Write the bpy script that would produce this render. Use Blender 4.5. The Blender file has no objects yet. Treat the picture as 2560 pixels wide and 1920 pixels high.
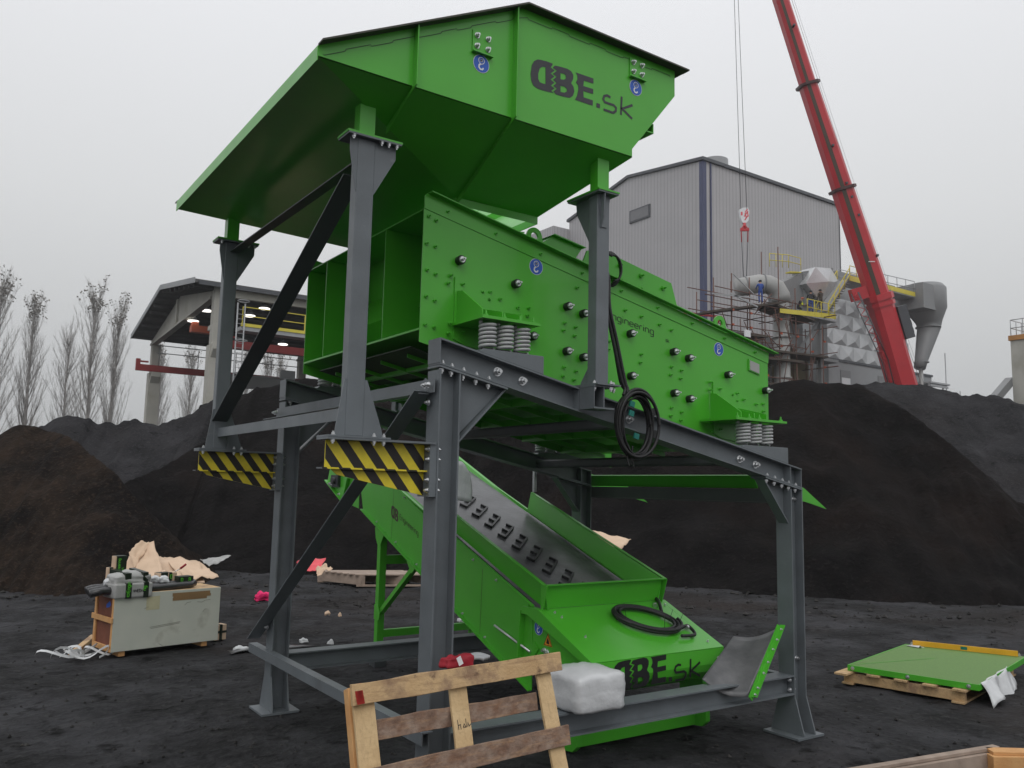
import bpy, bmesh, math, random
from math import radians, sin, cos, pi, sqrt, atan2
from mathutils import Vector, Matrix, noise
from mathutils.geometry import tessellate_polygon
random.seed(7)
SC = bpy.context.scene
COL = SC.collection

# ---------------------------------------------------------------- camera
CAM_P = Vector((-2.65283314, -4.70084824, 2.01822856))
CR = Vector((0.82350118, -0.56689681, 0.02176737))
CU = Vector((-0.08770162, -0.08930409, 0.99213568))
CF = Vector((0.56049463, 0.81893394, 0.12325979))
FPX = 2103.8914
cam = bpy.data.cameras.new('camera')
cam.sensor_fit = 'HORIZONTAL'; cam.sensor_width = 36.0
cam.lens = FPX / 2560 * 36.0
cam.clip_start = 0.05; cam.clip_end = 2000
camo = bpy.data.objects.new('camera', cam); COL.objects.link(camo)
camo.matrix_world = Matrix((
    (CR.x, CU.x, -CF.x, CAM_P.x), (CR.y, CU.y, -CF.y, CAM_P.y),
    (CR.z, CU.z, -CF.z, CAM_P.z), (0, 0, 0, 1)))
SC.camera = camo

# ---------------------------------------------------------------- sky, sun, exposure
SUN_EL, SUN_AZ = radians(48), radians(215)
w = bpy.data.worlds.new('World'); SC.world = w; w.use_nodes = True
nt = w.node_tree; nt.nodes.clear()
out = nt.nodes.new('ShaderNodeOutputWorld')
sky = nt.nodes.new('ShaderNodeTexSky'); sky.sky_type = 'NISHITA'; sky.sun_disc = False
sky.sun_elevation = SUN_EL; sky.sun_rotation = SUN_AZ; sky.dust_density = 4.0; sky.air_density = 1.0
hsv = nt.nodes.new('ShaderNodeHueSaturation'); hsv.inputs['Saturation'].default_value = 0.12
nt.links.new(sky.outputs[0], hsv.inputs['Color'])
bg1 = nt.nodes.new('ShaderNodeBackground'); bg1.inputs['Strength'].default_value = 0.012
nt.links.new(hsv.outputs[0], bg1.inputs['Color'])
tc = nt.nodes.new('ShaderNodeTexCoord'); sp = nt.nodes.new('ShaderNodeSeparateXYZ')
nt.links.new(tc.outputs['Generated'], sp.inputs[0])
cr = nt.nodes.new('ShaderNodeValToRGB')
nt.links.new(sp.outputs['Z'], cr.inputs['Fac'])
el = cr.color_ramp.elements
el[0].position = 0.0; el[0].color = (0.42, 0.43, 0.435, 1)
el[1].position = 1.0; el[1].color = (1.05, 1.06, 1.08, 1)
for p_, c_ in ((0.12, (0.49, 0.50, 0.505)), (0.3, (0.665, 0.675, 0.685)), (0.5, (0.80, 0.81, 0.835)), (0.62, (0.90, 0.92, 0.95))):
    e_ = el.new(p_); e_.color = (*c_, 1)
bg2 = nt.nodes.new('ShaderNodeBackground'); bg2.inputs['Strength'].default_value = 1.0
nt.links.new(cr.outputs[0], bg2.inputs['Color'])
add = nt.nodes.new('ShaderNodeAddShader')
nt.links.new(bg1.outputs[0], add.inputs[0]); nt.links.new(bg2.outputs[0], add.inputs[1])
nt.links.new(add.outputs[0], out.inputs['Surface'])
sl = bpy.data.lights.new('sun', 'SUN'); sl.energy = 0.5; sl.angle = radians(35); sl.color = (1.0, 0.97, 0.93)
so = bpy.data.objects.new('sun', sl); COL.objects.link(so)
sd = Vector((sin(SUN_AZ) * cos(SUN_EL), cos(SUN_AZ) * cos(SUN_EL), sin(SUN_EL)))
so.rotation_euler = sd.to_track_quat('Z', 'Y').to_euler()
SC.view_settings.view_transform = 'Standard'; SC.view_settings.look = 'None'
SC.view_settings.exposure = 0.0; SC.view_settings.gamma = 1.0
SC.cycles.volume_bounces = 1; SC.cycles.max_bounces = 8
SC.cycles.volume_step_rate = 1.0

# ---------------------------------------------------------------- materials
def mat(name, col, rough=0.6, metal=0.0, var=0.12, vscale=6.0, bump=0.0, bscale=40.0, col2=None, spec=0.5, thr=None, detail=5, emit=0.0, coat=0.0):
    m = bpy.data.materials.new(name); m.use_nodes = True
    n = m.node_tree; b = n.nodes['Principled BSDF']
    b.inputs['Roughness'].default_value = rough; b.inputs['Metallic'].default_value = metal
    b.inputs['Specular IOR Level'].default_value = spec
    if coat: b.inputs['Coat Weight'].default_value = coat; b.inputs['Coat Roughness'].default_value = 0.12
    g = n.nodes.new('ShaderNodeTexCoord')
    t = n.nodes.new('ShaderNodeTexNoise'); t.inputs['Scale'].default_value = vscale; t.inputs['Detail'].default_value = detail
    n.links.new(g.outputs['Object'], t.inputs['Vector'])
    r = n.nodes.new('ShaderNodeValToRGB')
    lo, hi = thr if thr else (0.3, 0.7)
    r.color_ramp.elements[0].position = lo; r.color_ramp.elements[1].position = hi
    c2 = col2 if col2 else tuple(c * (1 + var) for c in col)
    c1 = col if col2 else tuple(c * (1 - var) for c in col)
    r.color_ramp.elements[0].color = (*c1, 1); r.color_ramp.elements[1].color = (*c2, 1)
    n.links.new(t.outputs['Fac'], r.inputs['Fac']); n.links.new(r.outputs['Color'], b.inputs['Base Color'])
    if rough > 0.2 and metal < 0.9:
        mr = n.nodes.new('ShaderNodeMapRange'); mr.inputs['To Min'].default_value = rough * 0.85; mr.inputs['To Max'].default_value = min(1, rough * 1.2)
        t3 = n.nodes.new('ShaderNodeTexNoise'); t3.inputs['Scale'].default_value = vscale * 2.7; t3.inputs['Detail'].default_value = 3
        n.links.new(g.outputs['Object'], t3.inputs['Vector'])
        n.links.new(t3.outputs['Fac'], mr.inputs['Value']); n.links.new(mr.outputs[0], b.inputs['Roughness'])
    if bump:
        t2 = n.nodes.new('ShaderNodeTexNoise'); t2.inputs['Scale'].default_value = bscale; t2.inputs['Detail'].default_value = 6
        n.links.new(g.outputs['Object'], t2.inputs['Vector'])
        bp = n.nodes.new('ShaderNodeBump'); bp.inputs['Strength'].default_value = bump; bp.inputs['Distance'].default_value = 0.02
        n.links.new(t2.outputs['Fac'], bp.inputs['Height']); n.links.new(bp.outputs[0], b.inputs['Normal'])
    if emit:
        b.inputs['Emission Color'].default_value = (*col, 1); b.inputs['Emission Strength'].default_value = emit
    return m

def two_scale(m, col3, scale=0.35, lo=0.45, hi=0.7, amount=0.8):
    """mix a third colour in over large patches"""
    n = m.node_tree; b = n.nodes['Principled BSDF']
    src = b.inputs['Base Color'].links[0].from_socket
    g = n.nodes.new('ShaderNodeTexCoord'); t = n.nodes.new('ShaderNodeTexNoise')
    t.inputs['Scale'].default_value = scale; t.inputs['Detail'].default_value = 7; t.inputs['Roughness'].default_value = 0.62
    n.links.new(g.outputs['Object'], t.inputs['Vector'])
    mr = n.nodes.new('ShaderNodeMapRange'); mr.inputs['From Min'].default_value = lo; mr.inputs['From Max'].default_value = hi
    mr.inputs['To Max'].default_value = amount
    n.links.new(t.outputs['Fac'], mr.inputs['Value'])
    mx = n.nodes.new('ShaderNodeMix'); mx.data_type = 'RGBA'
    n.links.new(mr.outputs[0], mx.inputs['Factor']); n.links.new(src, mx.inputs['A']); mx.inputs['B'].default_value = (*col3, 1)
    n.links.new(mx.outputs['Result'], b.inputs['Base Color'])
    return m

GREEN = (0.072, 0.42, 0.026)
M = {}
M['green'] = mat('green_paint', GREEN, 0.33, var=0.05, vscale=3, bump=0.03, bscale=3.5, coat=0.12)
two_scale(M['green'], (0.105, 0.36, 0.055), 1.1, 0.50, 0.85, 0.30); two_scale(M['green'], (0.045, 0.20, 0.02), 16.0, 0.70, 0.80, 0.35)
M['steel'] = mat('grey_steel_paint', (0.135, 0.152, 0.165), 0.42, var=0.12, vscale=4, bump=0.06, bscale=60)
two_scale(M['steel'], (0.27, 0.28, 0.29), 7.0, 0.66, 0.80, 0.5); two_scale(M['steel'], (0.075, 0.075, 0.073), 2.3, 0.55, 0.80, 0.45)
M['steel_dark'] = mat('dark_steel_paint', (0.06, 0.068, 0.072), 0.45, var=0.12, vscale=4)
M['zinc'] = mat('zinc_bolt', (0.62, 0.63, 0.64), 0.3, metal=0.85, var=0.1, vscale=60)
M['rubber'] = mat('black_rubber', (0.012, 0.012, 0.013), 0.5, var=0.2, vscale=30)
M['spring'] = mat('spring_grey', (0.40, 0.41, 0.41), 0.4, var=0.08, vscale=12)
M['decal'] = mat('decal_dark_grey', (0.035, 0.035, 0.042), 0.5, var=0.03)
M['decal_black'] = mat('decal_black', (0.006, 0.006, 0.007), 0.5, var=0.03)
M['decal_brown'] = mat('decal_brown', (0.045, 0.03, 0.015), 0.5, var=0.03)
M['blue'] = mat('sticker_blue', (0.015, 0.10, 0.50), 0.4, var=0.03)
M['white'] = mat('sticker_white', (0.75, 0.76, 0.78), 0.45, var=0.03)
M['orange'] = mat('sticker_orange', (0.85, 0.33, 0.02), 0.45, var=0.03)
M['yellow'] = mat('warning_yellow', (0.74, 0.60, 0.03), 0.45, var=0.12, vscale=12)
M['black'] = mat('warning_black', (0.016, 0.012, 0.011), 0.45, var=0.05)
M['mesh'] = mat('dark_mesh', (0.02, 0.035, 0.018), 0.6, var=0.3, vscale=60)
M['belt'] = mat('belt_rubber', (0.055, 0.055, 0.06), 0.32, col2=(0.14, 0.14, 0.15), vscale=3.5, bump=0.1, bscale=25)
M['cleat'] = mat('cleat_rubber', (0.022, 0.022, 0.024), 0.45, var=0.2, vscale=20)
M['rim'] = mat('rim_shade_tone', (0.055, 0.052, 0.040), 0.6, var=0.15, vscale=4)  # underside shade and dark ground reflection painted into the flange colour
M['sheet'] = mat('scuffed_steel_sheet', (0.07, 0.072, 0.075), 0.4, metal=0.2, col2=(0.17, 0.17, 0.175), vscale=5, bump=0.1, bscale=30)
M['wood'] = mat('pale_wood', (0.52, 0.34, 0.17), 0.75, col2=(0.66, 0.46, 0.25), vscale=5, bump=0.3, bscale=50)
two_scale(M['wood'], (0.22, 0.13, 0.085), 5.0, 0.48, 0.64, 0.8)
def grain(m, sc, amt=0.55, dark=(0.16, 0.09, 0.05)):
    n = m.node_tree; b = n.nodes['Principled BSDF']; src = b.inputs['Base Color'].links[0].from_socket
    g = n.nodes.new('ShaderNodeTexCoord'); mp = n.nodes.new('ShaderNodeMapping'); mp.inputs['Scale'].default_value = sc; n.links.new(g.outputs['Object'], mp.inputs[0])
    t = n.nodes.new('ShaderNodeTexNoise'); t.inputs['Scale'].default_value = 1.0; t.inputs['Detail'].default_value = 6; t.inputs['Roughness'].default_value = .65; t.inputs['Distortion'].default_value = .6
    n.links.new(mp.outputs[0], t.inputs['Vector']); r = n.nodes.new('ShaderNodeMapRange'); r.inputs['From Min'].default_value = .50; r.inputs['From Max'].default_value = .72; r.inputs['To Max'].default_value = amt
    n.links.new(t.outputs['Fac'], r.inputs['Value']); mx = n.nodes.new('ShaderNodeMix'); mx.data_type = 'RGBA'; n.links.new(r.outputs[0], mx.inputs['Factor']); n.links.new(src, mx.inputs['A']); mx.inputs['B'].default_value = (*dark, 1)
    n.links.new(mx.outputs['Result'], b.inputs['Base Color']); return m
M['wood_v'] = grain(mat('pale_wood_upright', (0.50, 0.34, 0.17), 0.75, col2=(0.64, 0.46, 0.25), vscale=5, bump=0.3, bscale=50), (45, 45, 3), .40, (0.30, 0.19, 0.10))
grain(M['wood'], (3.5, 34, 34), .6, (0.26, 0.15, 0.08)); two_scale(M['wood'], (0.10, 0.055, 0.035), 13.0, 0.60, 0.72, 0.85)
M['bark'] = mat('waney_bark', (0.20, 0.11, 0.07), 0.85, col2=(0.30, 0.22, 0.17), vscale=14, bump=0.6, bscale=30)
two_scale(M['bark'], (0.10, 0.06, 0.045), 10.0, 0.5, 0.7, 0.7)
grain(M['bark'], (5, 40, 40), .5, (0.50, 0.30, 0.15)); two_scale(M['bark'], (0.45, 0.26, 0.12), 2.2, 0.56, 0.66, 0.8)
M['wood_orange'] = mat('orange_wood', (0.55, 0.27, 0.10), 0.75, col2=(0.66, 0.38, 0.16), vscale=6, bump=0.2, bscale=40)
M['wood_grey'] = mat('weathered_wood', (0.26, 0.20, 0.16), 0.8, col2=(0.40, 0.31, 0.25), vscale=6, bump=0.2, bscale=40)
M['brown_panel'] = mat('brown_hardboard', (0.17, 0.055, 0.03), 0.7, var=0.15)
M['crate_white'] = mat('grubby_white_board', (0.50, 0.52, 0.46), 0.6, col2=(0.56, 0.57, 0.50), vscale=3)
two_scale(M['crate_white'], (0.28, 0.27, 0.22), 3.2, 0.60, 0.80, 0.7)
M['tape_brown'] = mat('brown_tape', (0.28, 0.17, 0.08), 0.4, var=0.1)
M['card'] = mat('cardboard', (0.58, 0.42, 0.29), 0.85, col2=(0.68, 0.50, 0.36), vscale=4)
M['card_dark'] = mat('cardboard_edge', (0.26, 0.17, 0.11), 0.85, var=0.1)
M['plastic_white'] = mat('white_film', (0.60, 0.61, 0.62), 0.32, var=0.10, vscale=7, bump=0.5, bscale=7, coat=0.3)
[x for x in M['plastic_white'].node_tree.nodes if x.type == 'BUMP'][0].inputs['Distance'].default_value = .03
M['film_dark'] = mat('black_film', (0.018, 0.018, 0.02), 0.3, var=0.2, bump=0.4, bscale=20, coat=0.4)
M['film_grey'] = mat('grey_bag', (0.36, 0.36, 0.35), 0.45, var=0.12, bump=0.25, bscale=20)
M['red_rag'] = mat('red_glove', (0.30, 0.008, 0.02), 0.7, var=0.2, bump=0.3)
M['pink'] = mat('pink_rag', (0.85, 0.02, 0.16), 0.7, var=0.1)
M['red_film'] = mat('red_print_film', (0.75, 0.09, 0.11), 0.5, var=0.1)
M['tape_green'] = mat('tape_green_print', (0.10, 0.50, 0.03), 0.4, var=0.05)
M['tape_black'] = mat('tape_black', (0.012, 0.02, 0.012), 0.3, var=0.1)
M['teal'] = mat('teal_tag', (0.0, 0.15, 0.12), 0.5, var=0.05)
M['level_yellow'] = mat('level_yellow', (0.70, 0.36, 0.02), 0.35, var=0.1)
M['screen_mesh'] = mat('fine_screen_mesh', (0.075, 0.155, 0.035), 0.6, col2=(0.14, 0.27, 0.06), vscale=160, detail=1)
# background materials
M['cladding'] = None
def cladding(name, col, freq, dark=0.8, axis='X', rough=0.55):
    m = mat(name, col, rough, var=0.05, vscale=0.3)
    n = m.node_tree; b = n.nodes['Principled BSDF']
    src = b.inputs['Base Color'].links[0].from_socket
    g = n.nodes.new('ShaderNodeTexCoord'); s = n.nodes.new('ShaderNodeSeparateXYZ'); n.links.new(g.outputs['Object'], s.inputs[0])
    ad = n.nodes.new('ShaderNodeMath'); ad.operation = 'ADD'; n.links.new(s.outputs['X'], ad.inputs[0]); n.links.new(s.outputs['Y'], ad.inputs[1])
    mu = n.nodes.new('ShaderNodeMath'); mu.operation = 'MULTIPLY'; n.links.new(ad.outputs[0], mu.inputs[0]); mu.inputs[1].default_value = freq
    fr = n.nodes.new('ShaderNodeMath'); fr.operation = 'FRACT'; n.links.new(mu.outputs[0], fr.inputs[0])
    gt = n.nodes.new('ShaderNodeMath'); gt.operation = 'GREATER_THAN'; n.links.new(fr.outputs[0], gt.inputs[0]); gt.inputs[1].default_value = 0.8
    mx = n.nodes.new('ShaderNodeMix'); mx.data_type = 'RGBA'
    n.links.new(gt.outputs[0], mx.inputs['Factor']); n.links.new(src, mx.inputs['A']); mx.inputs['B'].default_value = (*[c * dark for c in col], 1)
    n.links.new(mx.outputs['Result'], b.inputs['Base Color'])
    return m
M['cladding'] = cladding('grey_cladding', (0.41, 0.40, 0.41), 2.0, 0.74)
M['trim_dark'] = mat('dark_trim', (0.07, 0.075, 0.085), 0.5, var=0.08, vscale=1)
M['trim_blue'] = mat('blue_trim', (0.05, 0.06, 0.13), 0.5, var=0.08, vscale=1)
M['concrete'] = mat('pale_concrete', (0.42, 0.41, 0.37), 0.85, var=0.10, vscale=0.6)
two_scale(M['concrete'], (0.27, 0.25, 0.19), 0.5, 0.52, 0.75, 0.6)
M['grey_panel'] = mat('light_grey_panel', (0.30, 0.31, 0.32), 0.6, var=0.05, vscale=0.3)
M['roof_under'] = mat('roof_sheet', (0.10, 0.10, 0.10), 0.7, var=0.1, vscale=1)
M['purlin'] = mat('purlin', (0.055, 0.055, 0.055), 0.7, var=0.1, vscale=1)
M['red_steel'] = mat('red_steel', (0.30, 0.035, 0.035), 0.5, var=0.1, vscale=1)
M['crane_orange'] = mat('orange_crane', (0.42, 0.08, 0.03), 0.5, var=0.1, vscale=1)
M['boom_red'] = mat('boom_red', (0.50, 0.025, 0.035), 0.35, var=0.08, vscale=0.6)
M['rail_yellow'] = mat('rail_yellow', (0.65, 0.55, 0.06), 0.5, var=0.08, vscale=1)
M['galv'] = mat('galvanised', (0.34, 0.35, 0.36), 0.45, var=0.1, vscale=1)
M['alu'] = mat('aluminium_lagging', (0.55, 0.56, 0.57), 0.36, metal=0.55, var=0.12, vscale=0.8)
M['alu_side'] = mat('aluminium_side', (0.33, 0.34, 0.35), 0.45, metal=0.3, var=0.15, vscale=0.4)
M['duct'] = mat('duct_grey', (0.36, 0.36, 0.35), 0.5, var=0.08, vscale=0.5)
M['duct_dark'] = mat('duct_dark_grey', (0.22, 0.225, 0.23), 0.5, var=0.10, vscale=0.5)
M['rust'] = mat('rusty_tube', (0.12, 0.055, 0.04), 0.7, var=0.3, vscale=1)
M['plank'] = mat('scaffold_plank', (0.06, 0.045, 0.035), 0.8, var=0.3, vscale=1)
M['insul'] = mat('insulation', (0.18, 0.15, 0.09), 0.8, var=0.2, vscale=0.5)
M['blue_cloth'] = mat('blue_overalls', (0.02, 0.06, 0.28), 0.8, var=0.1)
M['dark_cloth'] = mat('dark_jacket', (0.02, 0.02, 0.028), 0.8, var=0.1)
M['skin'] = mat('skin', (0.45, 0.26, 0.18), 0.6, var=0.05)
M['hivis'] = mat('hi_vis', (0.55, 0.60, 0.02), 0.6, var=0.05)
M['tree'] = mat('tree_bark', (0.33, 0.315, 0.30), 0.9, var=0.2, vscale=1)
M['leaf'] = mat('dry_leaf', (0.34, 0.32, 0.29), 0.9, var=0.3, vscale=1)
M['lamp'] = mat('lamp_glow', (1.0, 0.97, 0.90), 0.5, var=0.0, emit=2.2)
M['glass'] = mat('window_pane', (0.16, 0.16, 0.17), 0.25, var=0.1, vscale=0.5)

def coal(name, c1, c2, c3, vs, bs, bump, s3=0.35, lo=0.48, hi=0.68, am=0.8, spec=0.04):
    m = mat(name, c1, 0.9, col2=c2, vscale=vs, bump=bump, bscale=bs, spec=spec, detail=9)
    two_scale(m, c3, s3, lo, hi, am)
    n = m.node_tree; bp = [x for x in n.nodes if x.type == 'BUMP'][0]; bp.inputs['Distance'].default_value = 0.06
    # fine grain: small lighter stones
    b = n.nodes['Principled BSDF']; src = b.inputs['Base Color'].links[0].from_socket
    g = n.nodes.new('ShaderNodeTexCoord'); v = n.nodes.new('ShaderNodeTexVoronoi'); v.inputs['Scale'].default_value = 34
    n.links.new(g.outputs['Object'], v.inputs['Vector'])
    s = n.nodes.new('ShaderNodeSeparateColor'); n.links.new(v.outputs['Color'], s.inputs[0])
    gt = n.nodes.new('ShaderNodeMapRange'); gt.inputs['From Min'].default_value = 0.86; gt.inputs['From Max'].default_value = 1.0; gt.inputs['To Max'].default_value = 0.45
    n.links.new(s.outputs[0], gt.inputs['Value'])
    mx = n.nodes.new('ShaderNodeMix'); mx.data_type = 'RGBA'
    n.links.new(gt.outputs[0], mx.inputs['Factor']); n.links.new(src, mx.inputs['A']); mx.inputs['B'].default_value = (*[c * 1.9 for c in c2], 1)
    n.links.new(mx.outputs['Result'], b.inputs['Base Color'])
    return m
M['ground'] = coal('coal_ground', (0.0085, 0.0085, 0.009), (0.025, 0.025, 0.026), (0.052, 0.052, 0.057), 2.2, 9, 0.9, 0.9, 0.42, 0.66, 0.85, 0.12)
two_scale(M['ground'], (0.002, 0.002, 0.002), 3.2, 0.56, 0.66, 0.9)
two_scale(M['ground'], (0.075, 0.073, 0.075), 1.1, 0.60, 0.80, 0.6)
two_scale(M['ground'], (0.024, 0.017, 0.014), 0.12, 0.50, 0.62, 0.7)
M['heap'] = coal('coal_heap', (0.0035, 0.0032, 0.0033), (0.010, 0.009, 0.009), (0.014, 0.0095, 0.008), 1.2, 7, 0.8, 0.25)
M['heap_light'] = coal('coal_heap_dusty', (0.014, 0.014, 0.0148), (0.038, 0.037, 0.040), (0.020, 0.018, 0.018), 1.0, 7, 0.6, 0.3)
M['heap_brown'] = coal('brown_heap', (0.011, 0.0085, 0.007), (0.030, 0.021, 0.0155), (0.006, 0.0052, 0.0052), 1.4, 7, 1.0, 0.42, 0.42, 0.56, 0.9)

for k_, c_ in (('heap', (0.021, 0.018, 0.0175)), ('heap_light', (0.045, 0.045, 0.048)), ('heap_brown', (0.050, 0.036, 0.027)), ('ground', (0.060, 0.059, 0.060))):
    two_scale(M[k_], c_, 7.0 if k_ != 'ground' else 9.0, 0.56, 0.72, 0.7); two_scale(M[k_], (0.0025, 0.0023, 0.0023), 4.3 if k_ != 'ground' else 14.0, 0.58, 0.72, 0.75)
# ---------------------------------------------------------------- mesh helpers
class MB:
    def __init__(s): s.v = []; s.f = []; s.m = []; s.s = []; s.k = 0
    def face(s, pts, smooth=False):
        b = len(s.v); s.v += [Vector(p) for p in pts]; s.f.append(list(range(b, b + len(pts)))); s.m.append(s.k); s.s.append(smooth)
    def faces(s, pts, idx, smooth=False):
        b = len(s.v); s.v += [Vector(p) for p in pts]
        for i in idx: s.f.append([b + j for j in i]); s.m.append(s.k); s.s.append(smooth)
    def hexa(s, p):   # p: 4 bottom + 4 top
        s.faces(p, [(3, 2, 1, 0), (4, 5, 6, 7), (0, 1, 5, 4), (1, 2, 6, 5), (2, 3, 7, 6), (3, 0, 4, 7)]); return s
    def box(s, a, b):
        x0, y0, z0 = a; x1, y1, z1 = b
        return s.hexa([(x0, y0, z0), (x1, y0, z0), (x1, y1, z0), (x0, y1, z0), (x0, y0, z1), (x1, y0, z1), (x1, y1, z1), (x0, y1, z1)])
    def prism(s, poly, vec):
        poly = [Vector(p) for p in poly]; vec = Vector(vec); n = len(poly)
        # orient so that caps face outward
        nr = Vector((0, 0, 0))
        for i in range(n): nr += poly[i].cross(poly[(i + 1) % n])
        if nr.dot(vec) > 0: poly.reverse()
        s.faces(poly + [p + vec for p in poly], [list(range(n)), list(range(2 * n - 1, n - 1, -1))] + [(i, i + n, (i + 1) % n + n, (i + 1) % n) for i in range(n)])
        return s
    def xz(s, poly, y0, y1): return s.prism([(a, y0, b) for a, b in poly], (0, y1 - y0, 0))
    def yz(s, poly, x0, x1): return s.prism([(x0, a, b) for a, b in poly], (x1 - x0, 0, 0))
    def bar(s, p0, p1, w_, h_, up=(0, 0, 1)):
        p0 = Vector(p0); p1 = Vector(p1); d = (p1 - p0).normalized(); a = d.cross(Vector(up))
        if a.length < 1e-5: a = d.cross(Vector((1, 0, 0)))
        a.normalize(); b = a.cross(d)
        q = [(-w_ / 2, -h_ / 2), (w_ / 2, -h_ / 2), (w_ / 2, h_ / 2), (-w_ / 2, h_ / 2)]
        return s.prism([p0 + a * x + b * y for x, y in q], p1 - p0)
    def prof(s, p0, p1, pr, up=(0, 0, 1), flip=False):
        p0 = Vector(p0); p1 = Vector(p1); d = (p1 - p0).normalized(); a = d.cross(Vector(up)); a.normalize(); b = a.cross(d)
        return s.prism([p0 + a * x + b * y for x, y in pr], p1 - p0)
    def cyl(s, p0, p1, r0, n=12, r1=None, smooth=True, cap=True):
        r1 = r0 if r1 is None else r1
        p0 = Vector(p0); p1 = Vector(p1); d = (p1 - p0).normalized()
        a = d.cross(Vector((0, 0, 1)))
        if a.length < 1e-4: a = Vector((1, 0, 0))
        a.normalize(); b = d.cross(a)
        A = [p0 + (a * cos(2 * pi * i / n) + b * sin(2 * pi * i / n)) * r0 for i in range(n)]
        B = [p1 + (a * cos(2 * pi * i / n) + b * sin(2 * pi * i / n)) * r1 for i in range(n)]
        s.faces(A + B, [(i, (i + 1) % n, (i + 1) % n + n, i + n) for i in range(n)], smooth)
        if cap:
            s.faces(A, [list(range(n - 1, -1, -1))]); s.faces(B, [list(range(n))])
        return s
    def tube(s, pts, r, n=6, closed=False, rad=None):
        pts = [Vector(p) for p in pts]; N = len(pts); rings = []; a = None
        for i in range(N):
            if closed: d = pts[(i + 1) % N] - pts[i - 1]
            else: d = pts[min(i + 1, N - 1)] - pts[max(i - 1, 0)]
            d.normalize()
            if a is None:
                a = d.cross(Vector((0, 0, 1)))
                if a.length < 1e-3: a = d.cross(Vector((1, 0, 0)))
            else: a = a - d * a.dot(d)
            a.normalize(); b = d.cross(a); rr = rad[i] if rad else r
            rings.append([pts[i] + (a * cos(2 * pi * k / n) + b * sin(2 * pi * k / n)) * rr for k in range(n)])
        V = [p for rg in rings for p in rg]; F = []
        for i in range(N if closed else N - 1):
            j = (i + 1) % N
            for k in range(n): F.append((i * n + k, i * n + (k + 1) % n, j * n + (k + 1) % n, j * n + k))
        if not closed: F.append(list(range(n - 1, -1, -1))); F.append([(N - 1) * n + k for k in range(n)])
        s.faces(V, F, True); return s
    def sph(s, c, r, n=10, m=7, sc=(1, 1, 1)):
        c = Vector(c); V = []; F = []
        for j in range(m + 1):
            t = pi * j / m
            for i in range(n):
                p = 2 * pi * i / n; V.append(c + Vector((sin(t) * cos(p) * r * sc[0], sin(t) * sin(p) * r * sc[1], cos(t) * r * sc[2])))
        for j in range(m):
            for i in range(n): F.append((j * n + i, (j + 1) * n + i, (j + 1) * n + (i + 1) % n, j * n + (i + 1) % n))
        s.faces(V, F, True); return s
    def flat(s, loops, fn, thick=None):
        """flat polygon with holes; loops of 2D points, fn maps (u,v)->3D"""
        L = [[Vector((a, b, 0)) for a, b in lp] for lp in loops]
        tri = tessellate_polygon(L); P = [fn(p.x, p.y) for lp in L for p in lp]
        s.faces(P, [tuple(t) for t in tri]); return s
    def stroke(s, pts, w_, fn):
        """flat ribbon along 2D polyline"""
        P = [Vector(p) for p in pts]; N = len(P); Lf = []; Rt = []
        for i in range(N):
            d0 = (P[i] - P[i - 1]).normalized() if i > 0 else (P[1] - P[0]).normalized()
            d1 = (P[i + 1] - P[i]).normalized() if i < N - 1 else d0
            d = d0 + d1
            d = d.normalized() if d.length > 1e-6 else d0
            nn = Vector((-d.y, d.x)); k = 1 / max(0.5, nn.dot(Vector((-d0.y, d0.x))))
            Lf.append(P[i] + nn * w_ / 2 * k); Rt.append(P[i] - nn * w_ / 2 * k)
        for i in range(N - 1):
            s.face([fn(*Lf[i]), fn(*Rt[i]), fn(*Rt[i + 1]), fn(*Lf[i + 1])])
        return s

ORG = {}
def obj(name, mb, mats, parent=None, bevel=0, fix=True, solid=0):
    me = bpy.data.meshes.new(name)
    rt = parent; o0 = Vector((0, 0, 0))
    while rt is not None:
        if rt.name in ORG: o0 = ORG[rt.name]; break
        rt = rt.parent
    me.from_pydata([v - o0 for v in mb.v], [], mb.f)
    if not isinstance(mats, (list, tuple)): mats = [mats]
    for m_ in mats: me.materials.append(M[m_] if isinstance(m_, str) else m_)
    me.polygons.foreach_set('material_index', mb.m); me.polygons.foreach_set('use_smooth', mb.s)
    me.update()
    if fix:
        b = bmesh.new(); b.from_mesh(me); bmesh.ops.remove_doubles(b, verts=b.verts, dist=1e-5); b.to_mesh(me); b.free()
    o = bpy.data.objects.new(name, me); COL.objects.link(o)
    if parent is not None: o.parent = parent
    if solid:
        md = o.modifiers.new('thickness', 'SOLIDIFY'); md.thickness = solid
    if bevel:
        md = o.modifiers.new('bevel', 'BEVEL'); md.width = bevel; md.segments = 2; md.limit_method = 'ANGLE'; md.angle_limit = radians(40)
    return o
SPLIT = {'end_frame', 'stand_gusset', 'base_gusset', 'exciter_plate', 'end_plate', 'leg_gusset', 'foot', 'leg_crossbar', 'hood_side', 'head_frame', 'cross_member', 'coupler', 'plank_deck', 'tube', 'purlin',
         'tread', 'haunch_plate', 'cable_tag', 'pale_tube', 'step', 'toe_board', 'corner_trim', 'cable_gland', 'discharge_chute', 'luffing_bracket', 'sling', 'hoist_rope', 'winch_rope', 'inclined_casing', 'winch_detail', 'lifting_lug', 'insulated_vessel_part', 'stand_brace', 'floor_board'}
_obj0 = obj
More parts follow.
